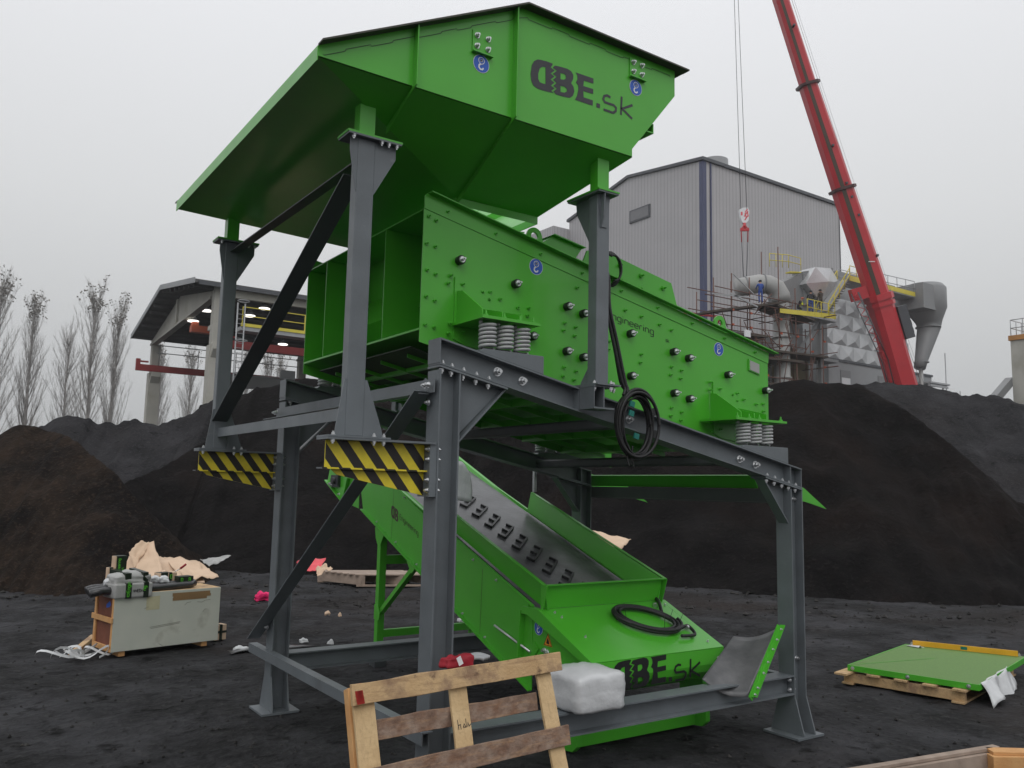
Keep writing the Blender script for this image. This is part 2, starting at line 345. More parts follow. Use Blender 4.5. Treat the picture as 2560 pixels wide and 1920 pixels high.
def obj(name, mb, mats, parent=None, **k):
    if name not in SPLIT: return _obj0(name, mb, mats, parent, **k)
    n = len(mb.v); up = list(range(n)); key = {}
    def find(i):
        while up[i] != i: up[i] = up[up[i]]; i = up[i]
        return i
    for i, v in enumerate(mb.v):
        q = (round(v.x, 4), round(v.y, 4), round(v.z, 4))
        if q in key: up[find(i)] = find(key[q])
        else: key[q] = i
    for f in mb.f:
        for j in f[1:]: up[find(j)] = find(f[0])
    groups = {}
    for fi, f in enumerate(mb.f): groups.setdefault(find(f[0]), []).append(fi)
    first = None
    for g in groups.values():
        m_ = MB(); mp = {}
        for fi in g:
            idx = []
            for j in mb.f[fi]:
                if j not in mp: mp[j] = len(m_.v); m_.v.append(mb.v[j])
                idx.append(mp[j])
            m_.f.append(idx); m_.m.append(mb.m[fi]); m_.s.append(mb.s[fi])
        o = _obj0(name, m_, mats, parent, **k); first = first or o
    return first
def tag(o, label=None, cat=None, group=None, kind=None):
    if label: o['label'] = label
    if cat: o['category'] = cat
    if group: o['group'] = group
    if kind: o['kind'] = kind
    return o
def thing(name, label, cat, loc=(0, 0, 0), group=None):
    o = bpy.data.objects.new(name, None); COL.objects.link(o); o.location = loc; o.empty_display_size = 0.2
    ORG[o.name] = Vector(loc)
    return tag(o, label, cat, group)
def single(name, mb, mats, label, cat, loc=None, group=None, **k):
    """a thing that is one mesh, origin at its base"""
    if loc is None:
        n = len(mb.v); loc = (sum(v.x for v in mb.v) / n, sum(v.y for v in mb.v) / n, min(v.z for v in mb.v))
    loc = Vector(loc); mb.v = [v - loc for v in mb.v]
    o = obj(name, mb, mats, **k); o.location = loc
    return tag(o, label, cat, group)
def inst(name, me, parent, loc, axis=(0, 0, 1), scale=1.0, group=None):
    """child that shares a template mesh whose +Z looks along axis"""
    o = bpy.data.objects.new(name, me); COL.objects.link(o); o.parent = parent
    rt = parent
    while rt is not None and rt.name not in ORG: rt = rt.parent
    o.location = Vector(loc) - (ORG[rt.name] if rt else Vector((0, 0, 0)))
    o.rotation_euler = Vector(axis).to_track_quat('Z', 'Y').to_euler(); o.scale = (scale,) * 3
    return o
def template(mb, mats, name):
    me = bpy.data.meshes.new(name); me.from_pydata(mb.v, [], mb.f)
    for m_ in mats: me.materials.append(M[m_])
    me.polygons.foreach_set('material_index', mb.m); me.polygons.foreach_set('use_smooth', mb.s); me.update(); return me
def at(px, py, d):
    """point seen at photo pixel (px,py) at forward distance d"""
    return CAM_P + (CF + CR * ((px - 1280) / FPX) - CU * ((py - 960) / FPX)) * d

b_ = MB(); b_.cyl((0, 0, 0), (0, 0, .003), .017, 12); b_.cyl((0, 0, .003), (0, 0, .016), .0125, 6, smooth=False); b_.cyl((0, 0, .016), (0, 0, .026), .007, 8)
T_BOLT = template(b_, ['zinc'], 'bolt_shape')
b_ = MB(); b_.cyl((0, 0, 0), (0, 0, .012), .014, 6, smooth=False); b_.cyl((0, 0, .012), (0, 0, .034), .0065, 8, r1=.005)
T_GBOLT = template(b_, ['green'], 'painted_bolt_shape')
b_ = MB(); b_.cyl((0, 0, 0), (0, 0, .042), .031, 20, r1=.034); b_.cyl((0, 0, .042), (0, 0, .052), .034, 20, r1=.031)
b_.k = 1; b_.cyl((0, 0, .052), (0, 0, .060), .025, 20, r1=.022); b_.cyl((0, 0, .060), (0, 0, .078), .013, 6, smooth=False); b_.cyl((0, 0, .078), (0, 0, .098), .007, 8)
T_BUF = template(b_, ['rubber', 'zinc'], 'buffer_shape')

# ---------------------------------------------------------------- lettering
ZS2 = 2.765
DBE_D = [[(778,440),(735,424),(700,415),(675,411),(650,422),(634,450),(625,510),(630,560),(645,592),(672,612),(700,622),(742,634),(785,643),(768,628),(792,612),(766,592),(790,572),(764,550),(790,530),(764,508),(792,488),(764,466),(776,452)],
         [(728,465),(705,462),(688,475),(678,510),(678,545),(688,568),(708,577),(728,582)]]
DBE_B = [[(798,454),(840,464),(880,476),(905,492),(921,518),(920,545),(906,575),(922,600),(928,632),(918,662),(895,677),(850,668),(800,653),(783,631),(807,614),(781,594),(805,574),(779,552),(805,532),(779,510),(807,490),(779,468),(791,455)],
         [(832,506),(856,511),(868,522),(869,542),(856,552),(832,548)], [(832,594),(860,600),(876,616),(876,632),(860,641),(832,636)]]
DBE_E = [[(935,500),(1060,543),(1060,578),(994,558),(990,595),(1058,616),(1058,650),(990,630),(992,673),(1056,694),(1055,731),(932,690),(946,662),(955,622),(954,590),(938,570),(950,548),(948,522)]]
DBE_DOT = [[(1080,712),(1105,719),(1105,749),(1080,742)]]
DBE_S = [(1178,673),(1155,660),(1135,664),(1128,685),(1138,706),(1165,716),(1200,727),(1216,745),(1214,768),(1196,780),(1130,757)]
DBE_K = [[(1255,668),(1250,795)], [(1330,727),(1258,752),(1285,778),(1328,822)]]
def on_y(px, py, yv):
    d = CF + CR * ((px - 1280) / FPX) - CU * ((py - 960) / FPX)
    t = (yv - CAM_P.y) / d.y; p = CAM_P + d * t; return (p.x, p.z)
LOGO_C = (0.806, 4.88)   # logo is drawn in the hopper's wall plane and re-used, centred here
def lg(pt):
    x, z = on_y(1100 + pt[0] / ZS2, pt[1] / ZS2, -0.196)
    return (x - LOGO_C[0], z - LOGO_C[1])
def logo(mb, fn):
    for lp in (DBE_D, DBE_B, DBE_E, DBE_DOT): mb.flat([[lg(p) for p in l] for l in lp], fn)
    mb.stroke([lg(p) for p in DBE_S], 0.019, fn)
    for k_ in DBE_K: mb.stroke([lg(p) for p in k_], 0.019, fn)
FONT = {   # thin rounded capitals / lower case, unit x-height 1
 'E': (0.95, [[(.85,1.5),(.25,1.5),(.05,1.35),(.05,.15),(.25,0),(.85,0)], [(.05,.78),(.75,.78)]]),
 'n': (0.95, [[(.05,0),(.05,.95)], [(.05,.8),(.2,1),(.6,1),(.8,.85),(.8,0)]]),
 'g': (0.95, [[(.8,1),(.25,1),(.05,.8),(.05,.2),(.25,0),(.8,0)], [(.8,1),(.8,-.35),(.6,-.5),(.1,-.5)]]),
 'i': (0.32, [[(.1,0),(.1,1)], [(.1,1.3),(.1,1.45)]]),
 'e': (0.95, [[(.8,0),(.25,0),(.05,.2),(.05,.8),(.25,1),(.6,1),(.8,.8),(.8,.5),(.05,.5)]]),
 'r': (0.70, [[(.05,0),(.05,.8),(.25,1),(.6,1)]]),
 's': (0.85, [[(.75,1),(.2,1),(.05,.85),(.05,.65),(.2,.5),(.6,.5),(.75,.35),(.75,.15),(.6,0),(.05,0)]]),
 'k': (0.85, [[(.05,0),(.05,1.5)], [(.7,1),(.05,.5),(.75,0)]]),
 '.': (0.3, [[(.05,.05),(.2,.05)]]), ' ': (0.5, []),
 'D': (1.0, [[(.05,0),(.6,0),(.85,.25),(.85,1.25),(.6,1.5),(.05,1.5),(.05,0)]]),
 'B': (1.0, [[(.05,0),(.65,0),(.85,.2),(.85,.6),(.65,.78),(.05,.78)], [(.65,.78),(.8,.95),(.8,1.3),(.6,1.5),(.05,1.5),(.05,0)]]),
 'H': (1.0, [[(.05,0),(.05,1.5)], [(.85,0),(.85,1.5)], [(.05,.75),(.85,.75)]]),
}
def text(mb, s_, size, wt, fn):
    x = 0
    for ch in s_:
        adv, st = FONT[ch]
        for pl in st: mb.stroke([((x + a) * size, b * size) for a, b in pl], wt, fn)
        x += adv + 0.12
    return x * size
def sticker(parent, c, r, u, v, n):
    """round blue hook sticker: centre c, right u, up v, facing n"""
    c = Vector(c); u = Vector(u); v = Vector(v); n = Vector(n); m = MB()
    def ring(ra, rb, k, lift):
        m.k = k; N = 28
        for i in range(N):
            a, b = 2 * pi * i / N, 2 * pi * (i + 1) / N
            f_ = lambda rr, t: c + n * lift + u * cos(t) * rr + v * sin(t) * rr
            if ra == 0: m.face([f_(rb, a), f_(rb, b), c + n * lift])
            else: m.face([f_(ra, a), f_(rb, a), f_(rb, b), f_(ra, b)])
    ring(0, r, 1, .002); ring(0, r * .94, 0, .0035)
    fn = lambda a, b: c + n * .005 + u * a * r + v * b * r
    m.k = 1
    m.stroke([(.36 * cos(t) + 0.0, .36 * sin(t) + .33) for t in [i * pi / 8 for i in range(17)]], r * 0 + .07, fn)
    m.stroke([(.0, .5), (.0, .2)], .22, fn); m.stroke([(-.13, .36), (.15, .36)], .2, fn)
    m.stroke([(0.02, 0.0), (-.05, -.12)], .12, fn)
    m.stroke([(-.02 - .1, -.05), (-.28, -.22), (-.3, -.45), (-.12, -.64), (.12, -.62), (.27, -.42)], .17, fn)
    return obj('hook_sticker', m, ['blue', 'white'], parent, fix=False)
# ================================================================ steel support frame
L_, D_, W_ = 3.526, 2.881, 0.16
MS = -0.1991                        # slope of the top beams and the screen
ztop = lambda x: 2.981 + MS * x
zbot = lambda x: 2.807 + MS * x
FR = thing('support_frame', 'grey bolted steel frame with striped brackets carrying the green screen and hopper', 'steel frame', (0, 0, 0))
def hbeam(h, b, tf=.012, tw=.008):
    return [(-b/2,-h/2),(b/2,-h/2),(b/2,-h/2+tf),(tw/2,-h/2+tf),(tw/2,h/2-tf),(b/2,h/2-tf),(b/2,h/2),(-b/2,h/2),(-b/2,h/2-tf),(-tw/2,h/2-tf),(-tw/2,-h/2+tf),(-b/2,-h/2+tf)]
for (x, y) in ((0, 0), (L_, 0), (0, D_), (L_, D_)):
    zt_ = zbot(x + W_) - .006 if x > 0 else zbot(0) - .034
    m = MB()
    # flanges face -X / +X, web lies in the XZ plane
    m.xz([(x, .018), (x + .012, .018), (x + .012, zt_), (x, zt_)], y, y + W_)
    m.xz([(x + W_ - .012, .018), (x + W_, .018), (x + W_, zt_), (x + W_ - .012, zt_)], y, y + W_)
    m.box((x + .012, y + .076, .018), (x + W_ - .012, y + .084, zt_))
    post = obj('post', m, 'steel', FR)
    m = MB(); m.box((x - .09, y - .10, 0), (x + W_ + .09, y + W_ + .10, .018)); obj('base_plate', m, 'steel', post)
    m = MB()
    for xx in (x + .0005, x + W_ - .0125):
        for sg in (-1, 1):
            yc = y + (W_ if sg > 0 else 0)
            m.yz([(yc, .02), (yc + sg * .085, .02), (yc + sg * .085, .035), (yc + sg * .004, .31), (yc, .31)], xx, xx + .012)
    obj('base_gusset', m, 'steel', post)
# top plates under the beams, haunches
for y in (0, D_):
    yc = y + .08
    m = MB()
    m.xz([(-.004, ztop(0)), (-.004, zbot(0) + .012), (.002, zbot(0) + .012), (.002, ztop(0))], y, y + W_)
    m.xz([(0, zbot(0)), (L_+W_, zbot(L_+W_)), (L_+W_, zbot(L_+W_) + .012), (0, zbot(0) + .012)], y, y + W_)
    m.xz([(0, ztop(0) - .012), (L_+W_, ztop(L_+W_) - .012), (L_+W_, ztop(L_+W_)), (0, ztop(0))], y, y + W_)
    m.xz([(.002, zbot(0) + .0125), (L_+W_, zbot(L_+W_) + .0125), (L_+W_, ztop(L_+W_) - .0125), (.002, ztop(0) - .0125)], yc - .004, yc + .004)
    m.xz([(L_+W_ - .009, zbot(L_+W_) + .013), (L_+W_ - .001, zbot(L_+W_) + .013), (L_+W_ - .001, ztop(L_+W_) - .013), (L_+W_ - .009, ztop(L_+W_) - .013)], y + .004, y + W_ - .004)
    for xx in (1.155, L_ + .004):
        for sg in ((-1,) if y == 0 else (-1, 1)):
            a, b = (y + .003, yc - .005) if sg < 0 else (yc + .005, y + W_ - .003)
            m.xz([(xx, zbot(xx) + .013), (xx + .008, zbot(xx) + .013), (xx + .008, ztop(xx) - .013), (xx, ztop(xx) - .013)], a, b)
    obj('sloping_beam', m, 'steel', FR)
    # seam plate on post heads
    m = MB()
    m.xz([(-.003, zbot(0) - .018), (.53, zbot(.53) - .018), (.53, zbot(.53) - .004), (-.003, zbot(0) - .004)], y - .003, y + W_ + .003)
    m.xz([(.17, zbot(.17) - .02), (.52, zbot(.52) - .02), (.17, 2.34)], yc - .004, yc + .004)
    m.prism([(.535, y + .03, zbot(.53) - .02), (.535, y + .13, zbot(.53) - .02), (.168, y + .13, 2.30), (.168, y + .03, 2.30)], (-.006, 0, .012))
    obj('haunch_plate', m, 'steel', FR)
    m = MB(); xb = L_ - .30
    m.xz([(xb - .03, zbot(xb-.03) - .016), (L_ + W_ + .004, zbot(L_+W_) - .016), (L_+W_ + .004, zbot(L_+W_) - .004), (xb - .03, zbot(xb-.03) - .004)], y - .003, y + W_ + .003)
    m.xz([(xb, zbot(xb) - .018), (L_ - .004, zbot(L_) - .018), (L_ - .004, 1.80)], yc - .004, yc + .004)
    m.prism([(xb - .02, y + .03, zbot(xb) - .02), (xb - .02, y + .13, zbot(xb) - .02), (L_ - .003, y + .13, 1.77), (L_ - .003, y + .03, 1.77)], (.006, 0, .012))
    obj('haunch_plate', m, 'steel', FR)
# bottom beams along X (I-sections) and angle along Y, upper ties
for y in (0, D_):
    m = MB(); m.prof((W_, y + .08, .42), (L_, y + .08, .42), hbeam(.16, .16)); obj('bottom_beam', m, 'steel', FR)
m = MB()
m.box((-.055, -.02, .525), (.022, 3.36, .533)); m.box((-.055, -.02, .455), (-.047, 3.36, .525)); obj('bottom_angle', m, 'steel', FR)
m = MB(); m.box((-.030, .02, 2.622), (-.022, 3.02, 2.712)); m.box((-.095, .10, 2.614), (-.022, 3.20, 2.6215)); obj('upper_angle', m, 'steel', FR)
m = MB(); m.box((-.585, .14, 2.415), (-.577, 3.0, 2.492)); m.box((-.577, .14, 2.484), (-.515, 3.0, 2.492)); obj('stand_tie', m, 'steel', FR)
m = MB(); m.bar((1.75, .12, 2.545), (1.75, 2.92, 2.545), .10, .09); obj('cross_tube', m, 'steel_dark', FR, bevel=.02)
m = MB(); m.bar((2.95, .12, 2.30), (2.95, 2.92, 2.30), .10, .09); obj('cross_tube', m, 'steel_dark', FR, bevel=.02)
m = MB(); m.bar((L_ + .06, .17, .44), (L_ + .06, D_ - .01, .44), .07, .08); obj('bottom_tie', m, 'steel', FR)
# diagonal angles on the left side
LA = [(-.055,-.055),(.055,-.055),(.055,-.047),(-.047,-.047),(-.047,.055),(-.055,.055)]
def angle(p0, p1, a=.11, t=.008, u=(1, 0, 0), sg=1):
    """steel angle: one leg flat in the YZ plane, one leg sticking out in -X"""
    p0 = Vector(p0); p1 = Vector(p1); d = (p1 - p0).normalized(); n = Vector((1, 0, 0)); v = d.cross(n) * sg
    m = MB(); q = [(0, 0), (-a, 0), (-a, -t), (-t, -t), (-t, -a), (0, -a)]
    m.prism([p0 + n * x - v * y for x, y in q], p1 - p0); return m
obj('diagonal_brace', angle((-.008, .10, 2.63), (-.008, 3.19, .60), .12, sg=-1), 'steel', FR)
# stands that carry the hopper
SX0, SX1, SY0, SY1 = -.620, -.502, .035, .129
for y in (0, D_):
    m = MB(); m.box((SX0, SY0 + y, 2.312), (SX1, SY1 + y, 4.186)); st = obj('hopper_stand', m, 'steel', FR, bevel=.006)
    xc = (SX0 + SX1) / 2
    m = MB(); m.box((-.745, y - .01, 2.300), (-.335, y + .17, 2.312)); m.box((-.70, y - .005, 4.186), (-.335, y + .165, 4.198)); obj('end_plate', m, 'steel', st)
    m = MB()
    for sg in (-1, 1):
        xe = SX0 if sg < 0 else SX1
        for yy in (SY0 + y + .004,):
            f1, f2 = (.065, .05) if sg < 0 else (.135, .145)
            m.xz([(xe, 2.313), (xe + sg * f1, 2.313), (xe + sg * f1 * .92, 2.36), (xe + sg * .015, 2.66), (xe, 2.66)], yy, yy + .009)
            m.xz([(xe, 4.185), (xe + sg * f2, 4.185), (xe + sg * f2, 4.10), (xe + sg * .003, 3.84), (xe, 3.84)], yy, yy + .009)
        for yy, s2 in ((SY0 + y, -1), (SY1 + y, 1)):
            pass
    obj('stand_gusset', m, 'steel', st)
    # striped bracket
    yw = y + .085
    m = MB(); m.box((-.745, y - .008, 2.286), (-.014, y + .168, 2.299)); m.box((-.752, y + .04, 2.112), (-.05, y + .13, 2.120)); m.box((-.05, y + .005, 1.955), (-.001, y + .155, 2.286)); br = obj('bracket', m, 'steel', FR)
    st_ = MB()
    def stripes(poly, yv, mb, slope=-1.0, per=.075, ph=0.0, lift=.0):
        """diagonal stripes clipped to a convex polygon in XZ"""
        def clip(P, n, c):
            R = []
            for i in range(len(P)):
                a, b = P[i], P[(i + 1) % len(P)]; da = n[0]*a[0]+n[1]*a[1]-c; db = n[0]*b[0]+n[1]*b[1]-c
                if da <= 0: R.append(a)
                if da * db < 0: t = da / (da - db); R.append((a[0]+(b[0]-a[0])*t, a[1]+(b[1]-a[1])*t))
            return R
        n = (1.0, .78); lo = min(n[0]*a+n[1]*b for a, b in poly); hi = max(n[0]*a+n[1]*b for a, b in poly)
        k = math.floor((lo - ph) / per)
        while k * per + ph < hi:
            c0 = k * per + ph; c1 = c0 + per
            P = clip(poly, n, c1); P = clip(P, (-n[0], -n[1]), -c0) if len(P) > 2 else []
            if len(P) > 2: mb.k = k % 2; mb.face([(a, yv, b) for a, b in P])
            k += 1
    bk = MB()
    web1 = [(-.72, 2.285), (-.72, 2.121), (-.052, 2.121), (-.052, 2.285)]; web2 = [(-.68, 2.111), (-.64, 2.078), (-.39, 2.028), (-.052, 1.962), (-.052, 2.111)]
    for wb in (web1, web2): bk.xz(wb, yw - .004, yw + .004)
    obj('bracket_web', bk, 'yellow', br)
    sm = MB()
    stripes(web1, yw - .0065, sm); stripes(web2, yw - .0065, sm, ph=.05); stripes([(-.752, 2.111), (-.05, 2.111), (-.05, 2.121), (-.752, 2.121)], y + .038, sm, ph=.03)
    obj('warning_stripes', sm, ['yellow', 'black'], br, fix=False)
    for (bx, bz, s_) in [(-.705, 2.312, 1), (-.44, 2.312, 1), (-.375, 2.312, 1), (-.36+.02, 2.312, 1)]:
        if bx == -.36+.02: continue
        inst('bolt', T_BOLT, br, (bx, y + .01, bz), (0, 0, 1), .9); inst('bolt', T_BOLT, br, (bx, y + .01, 2.286), (0, 0, -1), 1.0)
    for bz in (2.255, 2.19, 2.06, 1.995):
        inst('bolt', T_BOLT, br, (-.05, y + .025, bz), (-1, 0, 0), 1.0); inst('bolt', T_BOLT, br, (.012, y + .025, bz), (1, 0, 0), 1.0)
    for bx in (-.66, -.47, -.42, -.365):
        inst('bolt', T_BOLT, st, (bx, y + .012, 4.186), (0, 0, -1), 1.0)
# ties and diagonal between the left stands
obj('stand_brace', angle((-.50, .11, 4.08), (-.50, 2.98, 4.10), .08, sg=-1), 'steel_dark', FR)
obj('stand_brace', angle((-.51, .20, 3.99), (-.51, 2.96, 2.53), .13, sg=-1), 'steel_dark', FR)
# stub bracket and right-hand stands
for y, sg in ((0, -1), (D_ + W_, 1)):
    yy = lambda v: v if sg < 0 else 2 * 1.5205 - v
    m = MB(); a, b = sorted((yy(-.165), yy(-.003)))
    m.box((1.155, a, 2.748), (1.345, b, 2.760)); m.box((1.155, a, 2.592), (1.345, b, 2.604)); m.box((1.242, a, 2.604), (1.252, b, 2.748)); m.box((1.157, a + .004, 2.604), (1.163, b, 2.748)); obj('stub_bracket', m, 'steel', FR)
    m = MB(); a, b = sorted((yy(-.11), yy(-.012))); m.box((1.215, a, 2.774), (1.333, b, 4.186)); st = obj('hopper_stand', m, 'steel', FR, bevel=.006)
    m = MB(); c, d = sorted((yy(-.19), yy(.12))); m.box((1.165, c, 2.761), (1.385, d, 2.773)); m.box((1.18, *sorted((yy(-.17), yy(.20)))[:1], 4.186), (1.37, sorted((yy(-.17), yy(.20)))[1], 4.198)); obj('end_plate', m, 'steel', st)
    m = MB()
    xm = 1.274
    m.yz([(yy(-.11), 4.185), (yy(-.165), 4.185), (yy(-.150), 4.02), (yy(-.114), 3.93), (yy(-.11), 3.93)], xm - .035, xm - .025)
    m.yz([(yy(-.012), 4.185), (yy(.17), 4.185), (yy(.16), 4.10), (yy(-.005), 3.82), (yy(-.012), 3.82)], xm - .035, xm - .025)
    m.yz([(yy(-.012), 2.774), (yy(.10), 2.774), (yy(.09), 2.80), (yy(-.012), 2.93)], xm - .035, xm - .025)
    m.xz([(1.217, 4.184), (1.331, 4.184), (1.30, 3.94), (1.25, 3.94)], *sorted((yy(-.118), yy(-.1105))))
    obj('stand_gusset', m, 'steel', st)
    for bx, by in ((1.185, -.13), (1.30, -.178), (1.365, -.13)):
        inst('bolt', T_BOLT, st, (bx, yy(by), 2.774), (0, 0, 1), .9); inst('bolt', T_BOLT, st, (bx, yy(by), 2.748), (0, 0, -1), 1.1)
# bolts along the beam ends, near side
for bx in (.03, .10, .19, .29, .39):
    inst('bolt', T_BOLT, FR, (bx, .03, zbot(bx) - .02), (0, 0, -1), 1.2); inst('bolt', T_BOLT, FR, (bx, .02, zbot(bx) + .013), (0, 0, 1), .9)
for bx in (3.24, 3.34, 3.44, 3.53, 3.62):
    inst('bolt', T_BOLT, FR, (bx, .03, zbot(bx) - .018), (0, 0, -1), 1.2); inst('bolt', T_BOLT, FR, (bx, .02, zbot(bx) + .013), (0, 0, 1), .9)
for bx, bz in ((.49, 2.81), (.70, 2.765), (1.70, 2.56), (2.95, 2.305), (3.15, 2.265)):
    inst('bolt', T_BOLT, FR, (bx, .075, bz), (0, -1, 0), 1.9)
for bx in (.06, .15, .24, .36):
    inst('bolt', T_BOLT, FR, (bx, D_ + .03, zbot(bx) - .02), (0, 0, -1), 1.2)
for by in (.03, .075, 2.91, 2.96): inst('bolt', T_BOLT, FR, (-.062, by, 2.668), (-1, 0, 0), 1.2)
inst('bolt', T_BOLT, FR, (-.02, .10, 2.56), (-1, 0, 0), 1.2); inst('bolt', T_BOLT, FR, (-.02, 2.96, .73), (-1, 0, 0), 1.2)
for bz in (.46, .38):
    inst('bolt', T_BOLT, FR, (L_ - .02, .03, bz), (-1, 0, 0), 1.1); inst('bolt', T_BOLT, FR, (L_ + W_ - .012 - .13, .03, bz), (1, 0, 0), 1.1)
for bz in (1.98, .62): inst('bolt', T_BOLT, FR, (L_ + W_ - .03, .075, bz), (0, -1, 0), 1.2)

# ================================================================ hopper
HP = thing('feed_hopper', 'large green feed hopper with blue hook stickers and dark lettering above the vibrating screen', 'hopper', (.5, 1.52, 4.2))
X0, XT, XR, Y0, Y1, ZF, ZT = -.995, 1.924, 1.476, -.196, 3.237, 4.50, 5.32
XO0, XO1, YO0, YO1, ZO = .44, 1.20, .62, 2.42, 4.19
def rimz(x): return 4.565 + (ZT - 4.565) * min(1, (x - X0) / (.46 - X0))
WALL = [(X0, ZF), (X0, 4.573), (.46, ZT + .009), (XT, ZT + .009), (XT, 5.116), (XR, 4.567), (XR, ZF)]
m = MB(); m.xz(WALL, Y0, Y0 + .008); nw = obj('side_wall', m, 'green', HP)
m = MB(); m.xz(WALL, Y1 - .008, Y1); obj('side_wall', m, 'green', HP)
m = MB(); m.box((X0 - .006, Y0, ZF - .02), (X0, Y1, 4.570)); obj('front_rim', m, 'green', HP)
m = MB(); m.xz([(XT - .008, ZT + .009), (XT, ZT + .009), (XT, 5.116), (XR, 4.567), (XR, ZF), (XR - .008, ZF), (XR - .008, 4.57), (XT - .008, 5.12)], Y0 + .009, Y1 - .009); obj('end_wall', m, 'green', HP)
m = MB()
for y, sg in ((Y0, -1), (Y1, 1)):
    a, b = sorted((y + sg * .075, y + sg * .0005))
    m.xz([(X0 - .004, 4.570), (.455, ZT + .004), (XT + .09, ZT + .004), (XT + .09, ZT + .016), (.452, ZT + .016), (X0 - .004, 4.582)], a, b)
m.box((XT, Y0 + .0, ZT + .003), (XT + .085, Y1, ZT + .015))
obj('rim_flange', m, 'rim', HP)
m = MB()   # weld bead under the rim
for y in (Y0 - .003,):
    random.seed(3); pts = []
    x = X0 + .03; off = .055
    while x < XT:
        pts.append((x, rimz(x) - off)); off = .063 if off < .06 else .051; x += .008; pts.append((x, rimz(x) - off)); x += random.uniform(.10, .20)
    m.stroke(pts, .0035, lambda a, b: (a, y, b))
obj('weld_seam', m, 'decal_black', nw, fix=False)
for nm, q in (('sloping_plate', [(X0, Y0, ZF), (XR, Y0, ZF), (XO1, YO0, ZO), (XO0, YO0, ZO)]), ('sloping_plate', [(X0, Y1, ZF), (X0, Y0, ZF), (XO0, YO0, ZO), (XO0, YO1, ZO)]),
              ('sloping_plate', [(XR, Y1, ZF), (X0, Y1, ZF), (XO0, YO1, ZO), (XO1, YO1, ZO)]), ('sloping_plate', [(XR, Y0, ZF), (XR, Y1, ZF), (XO1, YO1, ZO), (XO1, YO0, ZO)])):
    m = MB(); m.hexa([Vector(p) for p in q][::1] + [Vector(p) + Vector((0, 0, .008)) for p in q]); obj(nm, m, 'green', HP)
m = MB()
for a, b in (((XO0, YO0), (XO1, YO0)), ((XO1, YO0), (XO1, YO1)), ((XO1, YO1), (XO0, YO1)), ((XO0, YO1), (XO0, YO0))):
    m.bar((a[0], a[1], ZO - .025), (b[0], b[1], ZO - .025), .008, .06)
m.hexa([(XO0 - .03, 1.1, 4.10), (XO1 - .05, YO0 + .1, 4.08), (XO1 - .05, YO1, 4.08), (XO0, YO1, 4.10), (XO0 - .03, 1.1, 4.106), (XO1 - .05, YO0 + .1, 4.086), (XO1 - .05, YO1, 4.086), (XO0, YO1, 4.106)])
obj('outlet_collar', m, 'green', HP)
for xr_, ye in ((-.372, .16), (.381, YO0 - .01)):
    m = MB(); m.box((xr_ - .004, Y0 - .055, ZF), (xr_ + .004, Y0 - .0005, rimz(xr_) + .004)); obj('stiffener', m, 'green', HP)
    zs = lambda y: ZF + (ZO - ZF) * (y - Y0) / (YO0 - Y0)
    xe = xr_ + (.07 if xr_ > 0 else 0)
    m = MB(); m.prism([(xr_ - .004, Y0 - .055, ZF + .0), (xr_ - .004, Y0, ZF), (xe - .004, ye, zs(ye)), (xe - .004, ye, zs(ye) - .05)], (.008, 0, 0)); obj('stiffener', m, 'green', HP)
m = MB(); m.box((1.62, Y0 + .012, 4.752), (1.708, Y1, 4.762)); m.box((1.70, Y0 + .012, 4.762), (1.708, Y1, 4.83)); obj('stiffener', m, 'green', HP)
for (a, b, c, d, zt) in ((SX0 + .006, SX1 - .006, SY0 + .006, SY1 - .006, 4.46), (SX0 + .006, SX1 - .006, SY0 + D_, SY1 + D_, 4.46), (1.22, 1.328, -.105, -.018, 4.49), (1.22, 1.328, 3.06, 3.15, 4.49)):
    m = MB(); m.box((a, c, 4.212), (b, d, zt)); lg_ = obj('mounting_leg', m, 'green', HP)
    m = MB()
    if a < 0: m.box((-.705, c - .045, 4.1985), (-.33, d + .045, 4.2115))
    else:
        y0_, y1_ = (-.175, .205) if c < 1 else (2.84, 3.21)
        m.box((1.175, y0_, 4.1985), (1.375, y1_, 4.2115))
    obj('leg_plate', m, 'green', lg_)
for (xa_, za_, sl_) in ((.051, 5.03, -.28), (1.443, 5.285, -.28)):
    m = MB(); m.xz([(xa_, za_), (xa_ + .150, za_), (xa_ + .150, za_ - .150), (xa_, za_ - .150)], Y0 - .009, Y0 - .0008); m.xz([(xa_ - .004, za_ - .150), (xa_ + .154, za_ - .150), (xa_ + .154, za_ - .158), (xa_ - .004, za_ - .158)], Y0 - .03, Y0 - .0008)
    lp = obj('lifting_plate', m, 'green', HP)
    for i in (.032, .118):
        for j in (.035, .108): inst('bolt', T_BOLT, lp, (xa_ + i, Y0 - .009, za_ - j), (0, -1, 0), 1.15)
sticker(HP, (.125, Y0, 4.812), .063, (1, 0, 0), (0, 0, 1), (0, -1, 0))
sticker(HP, (1.508, Y0, 5.060), .063, (1, 0, 0), (0, 0, 1), (0, -1, 0))
m = MB(); logo(m, lambda a, b: (LOGO_C[0] + a, Y0 - .002, LOGO_C[1] + b)); obj('lettering', m, 'decal', HP, fix=False)

